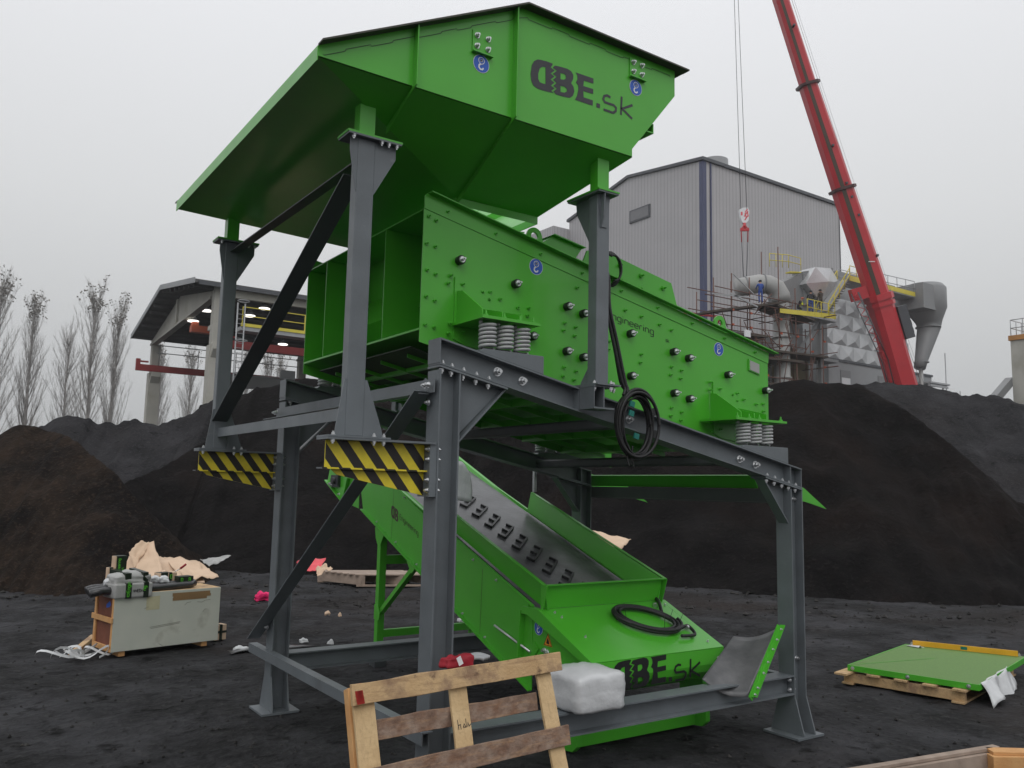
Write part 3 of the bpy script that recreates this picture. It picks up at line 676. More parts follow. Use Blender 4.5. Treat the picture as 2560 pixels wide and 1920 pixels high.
# ================================================================ vibrating screen
VS = thing('vibrating_screen', 'green inclined vibrating screen with rubber buffers and coil springs on the grey frame', 'vibrating screen', (1.9, 1.52, 2.9))
YS, YF, XA, XB = .411, 2.63, .06, 3.76
top = lambda x: 3.975 - .198 * (x - XA)
bot = lambda x: 3.014 - .198 * (x - XA)
for y, sg in ((YS, -1), (YF, 1)):
    a, b = sorted((y, y - sg * .008))
    m = MB(); m.xz([(XA, bot(XA)), (XB, bot(XB)), (XB, top(XB)), (XA, top(XA))], a, b); pl = obj('side_plate', m, 'green', VS)
    a, b = sorted((y + sg * .006, y + sg * .0006)); m = MB()
    m.xz([(XA, top(XA) - .004), (XB, top(XB) - .004), (XB + .012, top(XB) + .098), (XA + .03, top(XA) + .115), (XA, top(XA) + .09)], a, b)
    a, b = sorted((y + sg * .062, y + sg * .0062)); m.xz([(XA + .03, top(XA) + .107), (XB + .08, top(XB) + .091), (XB + .085, top(XB) + .099), (XA + .03, top(XA) + .115)], a, b)
    obj('top_flange', m, 'green', VS)
    if sg < 0: near_plate = pl
    m = MB()
    for xc, zc in ((1.053, 3.963), (3.148, 3.550)):
        N = 24; R, r_ = .072, .034
        base = zc - .09 - .02
        o_ = [(xc - .115, zc - .085), (xc - .10, zc - .075), (xc - R, zc - .01)] + [(xc + R * cos(t), zc + R * sin(t)) for t in [pi - i * pi / 12 for i in range(13)]] + [(xc + .10, zc - .10), (xc + .11, zc - .115)]
        h_ = [(xc + r_ * cos(2 * pi * i / N), zc + r_ * sin(2 * pi * i / N)) for i in range(N)]
        y0_ = y - sg * .035
        lug = MB(); fn = lambda yv: (lambda u, v: (u, yv, v))
        lug.flat([o_, h_], fn(y0_)); lug.flat([o_, h_], fn(y0_ - sg * .018))
        for lp in (o_, h_):
            for i in range(len(lp)):
                p, q = lp[i], lp[(i + 1) % len(lp)]; lug.face([(p[0], y0_, p[1]), (q[0], y0_, q[1]), (q[0], y0_ - sg * .018, q[1]), (p[0], y0_ - sg * .018, p[1])])
        obj('lifting_lug', lug, 'green', VS)
# bolts and buffers on the near plate
BO = [(.1,3.92),(.16,3.9),(.09,3.72),(.16,3.71),(.1,3.53),(.17,3.51),(.1,3.34),(.17,3.32),(.1,3.14),(.17,3.13),(.29,3.52),(.27,3.46),(.39,3.47),(.56,3.44),(.63,3.45),(.62,3.39),(.72,3.41),(.88,3.37),(.98,3.38),(.97,3.32),(1.45,3.61),(1.33,3.31),(1.44,3.29),(1.32,3.25),(1.43,3.22),(1.33,2.96),(1.45,2.94),(1.32,2.89),(1.43,2.87),(.29,3.17),(.28,3.1),(.4,3.12),(1.96,3.5),(2.14,3.47),(2.35,3.43),(2.49,3.4),(2.14,3.15),(2.13,3.08),(2.49,3.08),(2.61,3.06),(2.48,3.01),(2.6,2.99),(1.79,3.22),(1.78,3.15),(1.8,2.87),(2.49,2.73),(2.61,2.7),(2.48,2.66),(2.6,2.63),(2.96,2.99),(2.95,2.92),(3.08,2.94),(3.25,2.9),(3.32,2.92),(3.31,2.85),(3.41,2.87),(3.58,2.84),(3.68,2.85),(3.68,2.78),(2.97,2.63),(2.96,2.56),(3.08,2.58)]
for x, z in BO: inst('bolt', T_GBOLT, VS, (x, YS - (.012 if (.25 < x < .45 or 2.93 < x < 3.12) else 0), z), (0, -1, 0))
for i in range(9):
    x = .25 + i * .415; inst('bolt', T_GBOLT, VS, (x, YS - .006, top(x) + .045), (0, -1, 0), .9)
for x, z in [(.355,3.639),(.847,3.543),(1.344,3.441),(1.505,3.406),(1.01,3.164),(1.343,3.087),(1.51,3.056),(2.008,3.308),(2.017,2.956),(2.503,3.210),(2.687,3.175),(2.510,2.855),(2.694,2.82),(3.186,3.076),(3.701,2.977)]:
    inst('rubber_buffer', T_BUF, VS, (x, YS, z), (0, -1, 0))
sticker(near_plate, (1.045, YS, 3.713), .064, (1, 0, 0), (0, 0, 1), (0, -1, 0))
sticker(near_plate, (3.085, YS, 3.300), .062, (1, 0, 0), (0, 0, 1), (0, -1, 0))
m = MB(); c_, s_ = cos(atan2(-.165, 1)), sin(atan2(-.165, 1))
fn = lambda a, b: (1.765 + a * 1.42 * c_, YS - .002, 3.418 + a * 1.42 * s_ + b)
text(m, 'Engineering', .037, .0062, fn)
fn = lambda a, b: (2.425 + a * 1.3 * c_, YS - .002, 3.292 + a * s_ + b); text(m, 'sk', .02, .0035, fn)
obj('lettering', m, 'decal_black', near_plate, fix=False)
m = MB(); fn = lambda a, b: (3.478 + a, YS - .0, 3.252 - .198 * a + b)
m.prism([fn(0, 0), fn(.152, 0), fn(.152, -.105), fn(0, -.105)], (0, -.012, 0)); np_ = obj('name_plate_holder', m, 'green', VS)
m = MB(); m.prism([fn(.014, -.008), fn(.143, -.008), fn(.143, -.096), fn(.014, -.096)], (0, -.016, 0)); obj('name_plate', m, 'duct', np_)
# left end: open box with ribs
m = MB(); m.box((XA + .008, YS + .009, 3.967), (.46, YF - .009, 3.975)); obj('end_top_plate', m, 'green', VS)
m = MB()
BW = [(.43, 3.966), (.49, 3.66), (.36, 3.40), (.47, 3.28), (.43, 3.117)]
m.xz(BW + [(x + .012, z) for x, z in BW[::-1]], YS + .01, YF - .01); obj('end_back_wall', m, 'green', VS)
for y in (1.015, 2.178):
    m = MB(); m.xz([(XA, 3.966), (XA, 3.117)] + [(x - .001, z) for x, z in BW[::-1]], y - .004, y + .004); obj('end_rib', m, 'green', VS)
m = MB(); m.xz([(XA, 3.115), (XA, 3.100), (3.6, 2.43), (3.6, 2.445)], YS + .01, YF - .01); obj('floor_plate', m, 'green', VS)
m = MB()
for i in range(6):
    x = .45 + i * .52; m.bar((x, YS + .01, 3.05 - .198 * x - .0), (x, YF - .01, 3.05 - .198 * x), .06, .07)
obj('cross_member', m, 'green', VS)
for y in (.85, 1.3, 1.75, 2.2):
    m = MB(); m.xz([(.2, 3.02), (3.3, 2.40), (3.3, 2.36), (.2, 2.97)], y, y + .012); obj('deck_runner', m, 'green', VS)
for x0_, x1_ in ((.12, .62), (.70, 1.2)):
    m = MB(); m.xz([(x0_, bot(x0_) + .02), (x1_, bot(x1_) + .02), (x1_, bot(x1_) + .012), (x0_, bot(x0_) + .012)], YS + .25, YF - .25); obj('deck_screen', m, 'mesh', VS)
# spring brackets, springs and pads
def spring_mesh(c, z0, z1, r=.053, wr=.0115, turns=6.5):
    m = MB(); N = int(turns * 20)
    pts = [(c[0] + r * cos(2 * pi * i / 20), c[1] + r * sin(2 * pi * i / 20), z0 + wr + (z1 - z0 - 2 * wr) * i / N) for i in range(N + 1)]
    m.tube(pts, wr, 8); return m
for side in (0, 1):
    Yy = (lambda v: v) if side == 0 else (lambda v: 2 * 1.5205 - v)
    for (px0, px1, zp, sx, padx0, padx1, wallx) in ((.31, .795, 3.155, (.405, .548, .690), .33, .83, .325), (2.83, 3.485, 2.632, (3.005, 3.150, 3.295), 2.93, 3.50, 3.0)):
        m = MB(); a, b = sorted((Yy(-.005), Yy(YS - .012))); m.box((px0, a, zp), (px1, b, zp + .020)); 
        a2, b2 = sorted((Yy(YS - .012), Yy(YS - .0005))); m.xz([(wallx, zp + .36), (wallx, zp - .09), (wallx + .10, zp - .13), (px1 + .0, zp - .22 + .05), (px1, zp + .02), (wallx + .34, zp + .17), (wallx + .30, zp + .28), (wallx + .05, zp + .30)], a2, b2)
        sb = obj('spring_bracket', m, 'green', VS)
        for k, xg in enumerate((px0 + .035, px0 + .20, px0 + .36) if px0 < 1 else (px0 + .13, px0 + .30, px0 + .46)):
            h = .25 if k == 0 else .14
            m = MB(); m.yz([(Yy(YS - .012), zp + .02), (Yy(.06), zp + .02), (Yy(.06), zp + .075), (Yy(YS - .08), zp + h), (Yy(YS - .012), zp + h + .01)], xg, xg + .010); obj('gusset', m, 'green', sb)
        for x in (px0 + .05, px0 + .20, px0 + .33, px1 - .04): inst('bolt', T_GBOLT, sb, (x, Yy(.03), zp + .02), (0, 0, 1), 1.2)
        zb_ = zp - .205
        for x in sx: obj('coil_spring', spring_mesh((x, Yy(.075)), zb_, zp), 'spring', VS)
        m = MB(); a, b = sorted((Yy(.004), Yy(.156)))
        m.xz([(padx0, zb_ - .004), (padx1, zb_ - .004), (padx1 + .005, zb_ - .012), (padx1 + .005, ztop(padx1) + .001), (sx[0] - .10, ztop(sx[0] - .10) + .001), (padx0 - .03, ztop(padx0 - .03) + .001)], a, b); obj('spring_seat', m, 'steel', FR, bevel=.003)
# exciter housing on top
m = MB(); m.xz([(1.60, 3.70), (1.74, 4.02), (1.975, 4.042), (2.726, 3.894), (2.80, 3.69), (2.80, 3.30), (1.60, 3.50)], .64, .655)
m.xz([(1.60, 3.70), (1.74, 4.02), (1.975, 4.042), (2.726, 3.894), (2.80, 3.69), (2.80, 3.30), (1.60, 3.50)], 2.38, 2.395); ex = obj('exciter_plate', m, 'green', VS)
for x, z in ((1.85, 3.93), (2.10, 3.95), (2.35, 3.90), (2.62, 3.83), (2.33, 3.78), (2.10, 3.82), (2.55, 3.68), (2.72, 3.62)): inst('bolt', T_GBOLT, ex, (x, .64, z), (0, -1, 0), 1.5)
m = MB(); m.xz([(1.26, 3.98), (1.417, 4.10), (1.73, 4.046), (1.60, 3.86), (1.30, 3.80)], .70, 1.15); m.xz([(1.40, 4.10), (1.74, 4.046), (1.75, 4.052), (1.41, 4.108)], .66, 1.19); obj('inlet_cover', m, 'green', VS)
m = MB(); m.cyl((2.25, .66, 3.62), (2.25, 2.37, 3.62), .10, 20); obj('exciter_tube', m, 'green', VS)
# discharge chute at the right end
m = MB()
m.hexa([(3.70, .55, 2.19), (3.76, .55, 2.07), (3.76, 2.98, 2.07), (3.70, 2.98, 2.19), (3.71, .55, 2.195), (3.77, .55, 2.075), (3.77, 2.98, 2.075), (3.71, 2.98, 2.195)])
m.xz([(3.72, 2.22), (4.33, 2.085), (4.68, 1.885), (4.34, 1.955), (3.76, 1.99)], .46, .47)
m.xz([(3.72, 2.22), (4.33, 2.085), (4.68, 1.885), (4.34, 1.955), (3.76, 1.99)], 2.99, 3.0)
obj('discharge_chute', m, 'green', VS)
m = MB(); m.box((3.72, .24, 1.945), (3.80, 2.98, 2.062)); m.box((3.72, .24, 1.935), (3.88, 2.98, 1.944)); obj('rear_tie', m, 'steel_dark', FR)
# ================================================================ belt conveyor under the screen
CV = thing('belt_conveyor', 'green inclined belt conveyor with dark lettering on its hood, standing under the screen', 'conveyor', (2.3, 2.5, 0))
CX0, CX1 = 1.65, 2.98
sb_ = lambda y: .519 + .398 * (y - 1.63)       # lower edge of the side panels
ss_ = lambda y: 1.060 + .373 * (y - 1.25)      # seam between side panel and skirt
for k_, (xa, xb) in enumerate(((CX0, CX0 + .006), (CX1 - .006, CX1))):
    m = MB(); m.yz([(1.20, sb_(1.20)), (1.20, ss_(1.20)), (4.55, ss_(4.55)), (4.86, ss_(4.86) - .16), (4.68, sb_(4.68))], xa, xb)
    m.yz([(1.20, sb_(1.20) - .004), (1.20, sb_(1.20) + .006), (4.68, sb_(4.68) + .006), (4.68, sb_(4.68) - .004)], xa - (.04 if k_ == 0 else -.006), xa + .0 if k_ == 0 else xb + .04)
    pn = obj('side_panel', m, 'green', CV)
    if k_ == 0: side_panel = pn
    m = MB(); e = -1 if k_ == 0 else 1; x0 = CX0 if k_ == 0 else CX1
    # folded seam rail with clamps
    a, b = sorted((x0 + e * .0005, x0 + e * .028)); m.yz([(1.18, ss_(1.18)), (1.18, ss_(1.18) + .012), (4.6, ss_(4.6) + .012), (4.6, ss_(4.6))], a, b)
    a, b = sorted((x0 + e * .0005, x0 + e * .010)); m.yz([(1.25, ss_(1.25) - .065), (1.25, ss_(1.25) - .004), (3.0, ss_(3.0) - .004), (3.0, ss_(3.0) - .065)], a, b)
    obj('side_rail', m, 'green', CV)
    for y in (1.75, 2.15, 2.62, 3.1, 3.6, 4.1):
        inst('bolt', T_BOLT, CV, (x0 + e * .010, y, ss_(y) - .05 + (.0 if y < 3 else .01)), (e, 0, 0), .75)
        inst('bolt', T_BOLT, CV, (x0 + e * .001, y + .18, sb_(y + .18) + .03), (e, 0, 0), .75)
m = MB()
for y in (2.02, 2.95, 3.9): m.stroke([(y, sb_(y) + .01), (y - .02, ss_(y) - .07)], .005, lambda a, b: (CX0 - .0015, a, b))
obj('panel_joint', m, 'decal_brown', side_panel, fix=False)
# skirts
for x0, e in ((CX0 + .04, -1), (CX1 - .04, 1)):
    # flared extension, low end
    m = MB(); o_ = e * .045
    q = [(x0, 1.03, ss_(1.03) + .03), (x0, 3.11, ss_(3.11) + .02), (x0 + o_, 3.11, 1.975), (x0 + o_, 1.03, 1.225)]
    m.hexa([Vector(p) for p in q] + [Vector(p) + Vector((e * .007, 0, 0)) for p in q])
    a, b = sorted((x0 + o_, x0 + o_ + e * .035)); m.yz([(1.0, 1.222), (3.11, 1.975), (3.11, 1.983), (1.0, 1.230)], a, b)
    obj('skirt_board', m, 'green', CV)
    m = MB(); q = [(x0, 3.115, ss_(3.115) + .0), (x0, 4.85, ss_(4.85)), (x0 + e * .03, 4.85, 2.45), (x0 + e * .03, 3.115, 1.73)]
    m.hexa([Vector(p) for p in q] + [Vector(p) + Vector((e * .007, 0, 0)) for p in q])
    a, b = sorted((x0 + e * .03, x0 + e * .075)); m.yz([(3.115, 1.727), (4.85, 2.447), (4.85, 2.455), (3.115, 1.735)], a, b)
    obj('skirt_board', m, 'green', CV)
m = MB(); m.hexa([(CX0 + .02, 1.055, 1.03), (CX1 - .03, 1.055, 1.03), (CX1 - .03, 1.062, 1.03), (CX0 + .02, 1.062, 1.03), (CX0 - .01, 1.02, 1.228), (CX1 + .0, 1.02, 1.228), (CX1, 1.027, 1.228), (CX0 - .01, 1.027, 1.228)])
m.box((CX0 - .02, .975, 1.224), (CX1 + .02, 1.025, 1.232)); m.yz([(.97, 1.222), (1.06, 1.228), (1.06, 1.0), (1.04, 1.0)], CX0 - .022, CX0 - .014); m.yz([(.97, 1.222), (1.06, 1.228), (1.06, 1.0), (1.04, 1.0)], CX1 + .014, CX1 + .022)
obj('skirt_front', m, 'green', CV)
# belt with chevrons
zb_ = lambda y: ss_(y) + .00
m = MB(); m.yz([(1.07, zb_(1.07)), (1.07, zb_(1.07) - .012), (5.2, zb_(5.2) - .012), (5.2, zb_(5.2))], CX0 + .03, CX1 - .03); belt = obj('belt', m, 'belt', CV)
m = MB()
sl = Vector((0, cos(atan2(.373, 1)), sin(atan2(.373, 1)))); up = Vector((0, -sl.z, sl.y))
for i in range(15):
    y = 1.30 + i * .255; X = Vector((1, 0, 0)); p = Vector((2.33, y, zb_(y) + .012)); dv = (X * .135 + sl * .13)
    m.bar(p - dv, p + dv, .020, .028, up)
    for a in (-.96, .0, .96):
        q_ = p + dv * a; m.bar(q_, q_ + (sl * .085 - X * .03), .016, .026, up)
    obj('cleat', m, 'cleat', belt); m = MB()
# feed end hood
HX0, HX1 = 1.60, 3.06
m = MB()
prof_ = [(1.30, 1.035), (1.05, 1.025), (.365, .722), (.365, .590), (.40, .50), (.50, .445), (1.10, .50), (1.38, .60)]
m.yz(prof_, HX0 + .055, HX0 + .061); m.yz(prof_, HX1 - .061, HX1 - .055); obj('hood_side', m, 'green', CV)
m = MB(); m.prism([(HX0, 1.062, 1.028), (HX0, .358, .720), (HX0, .363, .712), (HX0, 1.062, 1.020)], (HX1 - HX0, 0, 0))
for x in (HX0, HX1 - .005): m.yz([(1.30, 1.028), (1.06, 1.024), (.365, .716), (.365, .66), (1.22, .965), (1.30, .965)], x, x + .005)
m.box((HX0, 1.0625, 1.020), (CX0 - .0, 1.30, 1.026)); m.box((CX1 + .0, 1.0625, 1.020), (HX1, 1.30, 1.026))
obj('hood_top', m, 'green', CV, bevel=.002)
m = MB()
fp = [(.360, .711), (.360, .590), (.378, .53), (.42, .478), (.50, .440)]
m.prism([(HX0, y, z) for y, z in fp] + [(HX0, y + .006, z + .003) for y, z in fp[::-1]], (HX1 - HX0, 0, 0)); hf = obj('hood_front', m, 'green', CV)
m = MB(); logo(m, lambda a, b: (2.085 + a * 1.02, .3575, .585 + b * 1.02)); obj('lettering', m, 'decal_black', hf, fix=False)
sticker(CV, (CX0 - .001 - .041 + .046, 1.115, .868), .06, (0, -1, 0), (0, 0, 1), (-1, 0, 0))
m = MB(); fn = lambda a, b: (HX0 + .0535, .985 - a, .790 + b)
m.k = 0; m.flat([[(-.06, -.05), (.06, -.05), (0, .055)]], lambda a, b: (HX0 + .0525, .985 - a, .790 + b))
m.k = 1; fn2 = lambda a, b: (HX0 + .0505, .985 - a, .790 + b); tri_ = [(-.056, -.047), (.056, -.047), (0, .049), (-.056, -.047)]
m.stroke([(a * .93, b * .93) for a, b in tri_], .005, fn2); m.flat([[(-.02, -.03), (.024, -.034), (.012, -.005), (.0, .018), (-.012, .0)]], fn2)
obj('warning_sticker', m, ['orange', 'decal_black'], CV, fix=False)
m = MB(); m.box((HX0 + .0, .80, .60), (HX0 + .053, 1.32, .606)); m.yz([(1.33, .99), (1.36, .60), (1.34, .60), (1.31, .99)], HX0 - .0, HX0 + .055)
m.yz([(1.16, .75), (1.25, .64), (1.18, .61), (1.10, .70)], HX0 + .04, HX0 + .052); obj('tensioner_bracket', m, 'green', CV)
m = MB(); m.cyl((HX0 + .03, 1.20, .66), (HX0 + .03, 1.75, .82 - .02), .011, 10); obj('tension_rod', m, 'zinc', CV)
for y, z in ((1.03, .70), (.99, .69)): inst('bolt', T_BOLT, CV, (HX0 + .054, y, z), (-1, 0, 0), 1.3)
for x, y in ((1.75, .93), (1.78, .66), (2.95, .44), (2.98, .98), (1.73, 1.0)): inst('bolt', T_BOLT, CV, (x, y, 1.028 + (y - 1.062) * .4375), (0, -.4, .9), .7)
inst('bolt', T_BOLT, CV, (2.99, .358, .63), (0, -1, 0), 1.0)
# feet and legs
m = MB()
for x in (1.61, 3.04):
    poly = [(.86, .50), (.86, .06), (.80, .012), (.70, .0), (.60, .012), (.545, .06), (.55, .24), (.60, .45)]
    m.yz(poly, x, x + .05)
m.bar((1.66, .72, .06), (3.04, .72, .06), .10, .10); obj('foot', m, 'green', CV, bevel=.004)
for x in (CX0 - .002, CX1 - .078):
    m = MB(); m.box((x, 4.16, .15), (x + .08, 4.24, 1.50)); lg_ = obj('leg', m, 'green', CV); m = MB(); m.box((x - .03, 4.13, -.02), (x + .11, 4.27, .149)); obj('foot_block', m, 'steel_dark', lg_)
    m = MB(); m.bar((x + .04, 3.40, 1.16), (x + .04, 4.16, .60), .05, .06, (1, 0, 0)); obj('leg_brace', m, 'green', lg_)
    m = MB(); m.yz([(4.31, 1.54), (4.28, 1.42), (4.22, 1.34), (4.16, 1.34), (4.05, 1.50)], x - .008, x - .001); m.yz([(3.50, 1.22), (3.38, 1.10), (3.32, 1.15), (3.32, 1.22)], x - .008, x - .001); m.yz([(4.245, .68), (4.245, .52), (4.12, .52), (4.10, .60), (4.15, .68)], x - .008, x - .001)
    obj('leg_gusset', m, 'green', lg_)
m = MB(); m.bar((CX0 + .08, 4.20, .36), (CX1 - .08, 4.20, .36), .06, .08); m.bar((CX0 + .08, 4.20, 1.18), (CX1 - .08, 4.20, 1.18), .05, .10); obj('leg_crossbar', m, 'green', CV)
# head end with bearing housing
m = MB()
m.yz([(5.74, 2.24), (5.80, 2.08), (5.20, 1.80), (4.80, 1.74), (4.80, 2.20), (5.10, 2.34), (5.5, 2.36)], CX0 - .004, CX0 + .004); m.yz([(5.74, 2.24), (5.80, 2.08), (5.20, 1.80), (4.80, 1.74), (4.80, 2.20), (5.10, 2.34), (5.5, 2.36)], CX1 - .004, CX1 + .004)
m.yz([(5.80, 2.08), (5.20, 1.80), (5.20, 1.79), (5.81, 2.07)], CX0 - .05, CX0 - .004); m.yz([(5.08, 2.10), (5.20, 1.81), (5.21, 1.81), (5.09, 2.10)], CX0 - .05, CX0 - .004)
obj('head_frame', m, 'green', CV)
m = MB(); m.box((CX0 - .045, 5.38, 1.99), (CX0 - .005, 5.60, 2.14)); m.cyl((CX0 - .08, 5.49, 2.07), (CX0 + .0, 5.49, 2.07), .045, 16); m.cyl((CX0 + .01, 5.49, 2.07), (CX1 - .01, 5.49, 2.07), .14, 24); obj('head_pulley', m, 'decal', CV)
for y, z in ((5.62, 2.03), (5.57, 2.01), (5.30, 1.90)): inst('bolt', T_BOLT, CV, (CX0 - .045, y, z), (-1, 0, 0), 1.2)
m = MB(); ca, sa = cos(atan2(.39, 1)), sin(atan2(.39, 1))
# lettering on the side: reading direction runs downhill towards the feed end
fo = lambda a, b: (CX0 - .002, 3.93 - a * ca + b * sa * .2, 1.762 - a * sa + b)
def lgs(pt):
    x, z = lg(pt); return (x + .279, z)
for lp in (DBE_D, DBE_B): m.flat([[(lgs(p)[0] * .50 + .0, lgs(p)[1] * .62 - .02) for p in l] for l in lp], fo)
fo2 = lambda a, b: (CX0 - .002, 3.715 - a * 1.25 * ca, 1.660 - a * 1.25 * sa * .93 + b)
text(m, 'Engineering', .038, .0065, fo2)
obj('lettering', m, 'decal_brown', side_panel, fix=False)

m = MB(); m.bar((3.05, 3.13, 1.985), (3.05, 3.13, 2.24), .035, .035); obj('prop_bar', m, 'zinc', CV)
# ================================================================ cables
def coil(cx, fn, turns, ra, rb, jitter=.012, seg=36, seed=1):
    random.seed(seed); pts = []
    N = turns * seg; ph = [random.uniform(0, 6.28) for _ in range(4)]
    for i in range(N + 1):
        t = 2 * pi * i / seg; k = i / seg
        a = ra * (1 + .05 * sin(k * 2.1 + ph[0])) + jitter * sin(t * .5 + ph[1]); b = rb * (1 + .05 * sin(k * 1.7 + ph[2]))
        pts.append(fn(a * cos(t), b * sin(t), jitter * 1.5 * sin(k * 2.6 + ph[3]) + k * .004))
    return pts
PC = thing('hanging_cable', 'black corrugated power cables running down the grey hopper stand into a hanging coil', 'cable', (1.6, -.05, 2.2))
pts0 = [(1.366, .02, 3.72), (1.392, 0, 3.59), (1.395, -.02, 3.37), (1.45, -.03, 3.125), (1.52, -.04, 2.836), (1.55, -.05, 2.77), (1.53, -.06, 2.72)]
def smooth(P, n=6):
    P = [Vector(p) for p in P]; R = []
    for i in range(len(P) - 1):
        a = P[max(i - 1, 0)]; b = P[i]; c = P[i + 1]; d = P[min(i + 2, len(P) - 1)]
        for k in range(n):
            t = k / n; R.append(.5 * ((2 * b) + (c - a) * t + (2 * a - 5 * b + 4 * c - d) * t * t + (3 * b - a - 3 * c + d) * t ** 3))
    R.append(P[-1]); return R
def corr(m, P, r, n=8):
    """corrugated conduit"""
    L = [Vector(p) for p in P]; Q = []; R = []
    for i in range(len(L) - 1):
        k = max(1, int((L[i + 1] - L[i]).length / .006))
        for j in range(k): Q.append(L[i].lerp(L[i + 1], j / k))
    Q.append(L[-1]); R = [r * (1.0 if i % 2 else .80) for i in range(len(Q))]
    m.tube(Q, r, n, rad=R)
for k, (ox, oy) in enumerate(((0, 0), (.022, -.01), (.04, .01), (.012, .02))):
    m = MB(); P = [(x + ox + .006 * sin(i * 1.9 + k), y + oy, z) for i, (x, y, z) in enumerate(pts0)]
    (corr if k < 2 else (lambda mm, pp, r: mm.tube(pp, r * .8, 6)))(m, smooth(P), .015); obj('cable_run', m, 'rubber', PC)
m = MB()
P = coil(0, lambda a, b, c: (1.645 + a, -.06 + c * 1.6, 2.515 + b), 4, .165, .235, seed=5); corr(m, P, .014)
P = coil(0, lambda a, b, c: (1.635 + a, -.10 + c * 1.6, 2.51 + b), 3, .185, .250, seed=9); corr(m, P, .014)
P = coil(0, lambda a, b, c: (1.65 + a, -.08 + c * 1.4, 2.50 + b), 3, .150, .218, seed=12); m.tube(P, .008, 6)
obj('cable_coil', m, 'rubber', PC)
m = MB()
for P in ([(1.50, -.08, 2.42), (1.545, -.08, 2.33), (1.55, -.08, 2.25), (1.56, -.09, 2.20)], [(1.52, -.08, 2.40), (1.575, -.08, 2.32), (1.60, -.08, 2.24), (1.615, -.08, 2.19)], [(1.60, -.08, 2.35), (1.59, -.08, 2.26), (1.59, -.08, 2.23)]): m.tube(smooth(P), .006, 6)
for c, d in (((1.84, -.06, 2.62), (.03, 0, .008)), ((1.845, -.06, 2.45), (.035, 0, -.004)), ((1.52, -.08, 2.66), (.03, 0, .02))):
    m.bar(Vector(c) - Vector(d) * 1.0, Vector(c) + Vector(d), .06, .006, (0, 1, 0))
obj('cable_ends', m, 'rubber', PC)
m = MB()
for c in ((1.556, -.115, 2.655), (1.545, -.12, 2.585), (1.60, -.115, 2.42)): m.bar((c[0], c[1], c[2] - .02), (c[0] + .01, c[1], c[2] + .02), .045, .012, (0, 1, 0))
obj('cable_tag', m, 'teal', PC)
m = MB()
for k in range(4):
    r_ = .105 + .012 * k; P = [(1.77 + r_ * sin(t) * .75, .33 + .015 * k, 3.81 + r_ * cos(t)) for t in [-.5 + i * .28 for i in range(14)]]; corr(m, P, .010)
m.tube(smooth([(1.375, .02, 3.68), (1.45, .08, 3.69), (1.60, .22, 3.71), (1.70, .33, 3.72)]), .009, 6)
lo_ = single('cable_loop', m, 'rubber', 'black cable loop arched over the top edge of the green screen by the stand', 'cable')
m = MB(); P = coil(0, lambda a, b, c: (0, 0, 0), 1, .1, .1)
hood_z = lambda y: 1.030 + (y - 1.062) * .4375
for sd_, ra, rb, r_, tn in ((3, .30, .17, .015, 3), (8, .27, .145, .014, 2)):
    P = coil(0, lambda a, b, c: (a, b, c), tn, ra, rb, jitter=.02, seed=sd_)
    Q = []
    for i, p in enumerate(P):
        x, y = 2.53 + p[0] * .95 - p[1] * .10, .745 + p[1] * 1.12 - p[0] * .20; Q.append((x, y, hood_z(y) + .020 + .012 * (i / 36) + abs(p[2]) * .3))
    m.tube(Q, r_, 8)
m.tube(smooth([(2.80, .60, hood_z(.60) + .03), (2.90, .62, hood_z(.62) + .03), (2.86, .50, hood_z(.50) + .03), (2.70, .50, hood_z(.5) + .03)]), .014, 8)
m.tube(smooth([(2.80, .84, hood_z(.84) + .03), (2.86, .93, hood_z(.93) + .05), (2.93, 1.03, 1.04), (2.95, 1.09, 1.05)]), .016, 8)
for a, b in (((2.33, .78), (-.03, .14)), ((2.60, .60), (.0, .13)), ((2.75, .70), (.05, .10)), ((2.80, .64), (.06, .09))):
    m.tube([(a[0], a[1], hood_z(a[1]) + .03), (a[0] + b[0], a[1], hood_z(a[1]) + .03 + b[1])], .0022, 5)
hc = thing('coiled_cable', 'coil of thick black cable lying on the sloping green conveyor hood', 'cable', (2.5, .75, .9)); obj('cable_coil', m, 'rubber', hc)
m = MB(); m.cyl((2.86, .60, hood_z(.6) + .03), (2.885, .605, hood_z(.6) + .03), .02, 12); m.cyl((2.83, .95, 1.0), (2.845, .975, 1.01), .021, 12); obj('cable_gland', m, 'zinc', hc)

# ================================================================ sheets and parcel on the frame
def sheet_mesh(nx, ny, fn, th=.004):
    m = MB(); V = [Vector(fn(i / nx, j / ny)) for j in range(ny + 1) for i in range(nx + 1)]
    m.faces(V, [(j * (nx + 1) + i, j * (nx + 1) + i + 1, (j + 1) * (nx + 1) + i + 1, (j + 1) * (nx + 1) + i) for j in range(ny) for i in range(nx)], True); return m
RS = thing('curved_liner_sheet', 'scuffed grey curved sheet with green bolted edge strip leaning by the right post', 'sheet', (2.8, .2, .5))
def liner(u, v):
    # u across (left..right strip), v from front (low) to back (high)
    a = Vector((2.567, .15, .545)); b = Vector((2.817, -.10, .430)); c = Vector((3.233, .40, .787)); d = Vector((3.297, .00, .901))
    p = a.lerp(b, u).lerp(c.lerp(d, u), v); p.z -= .05 * sin(pi * u) * (1 - .3 * v) + .0 * sin(pi * v); return p
m = sheet_mesh(16, 12, liner); obj('curved_sheet', m, 'sheet', RS, solid=.004)
m = MB(); m.bar((2.825, -.115, .415), (3.31, -.02, .925), .05, .008, (0, 1, 0)); m.bar((2.842, -.14, .43), (3.325, -.045, .935), .008, .05, (0, 1, 0)); es = obj('edge_strip', m, 'green', RS)
for t in (.04, .13, .33, .48, .66, .8, .95): inst('bolt', T_BOLT, es, Vector((2.83, -.145, .43)).lerp(Vector((3.315, -.05, .93)), t), (0, -1, 0), .7)
m = MB()
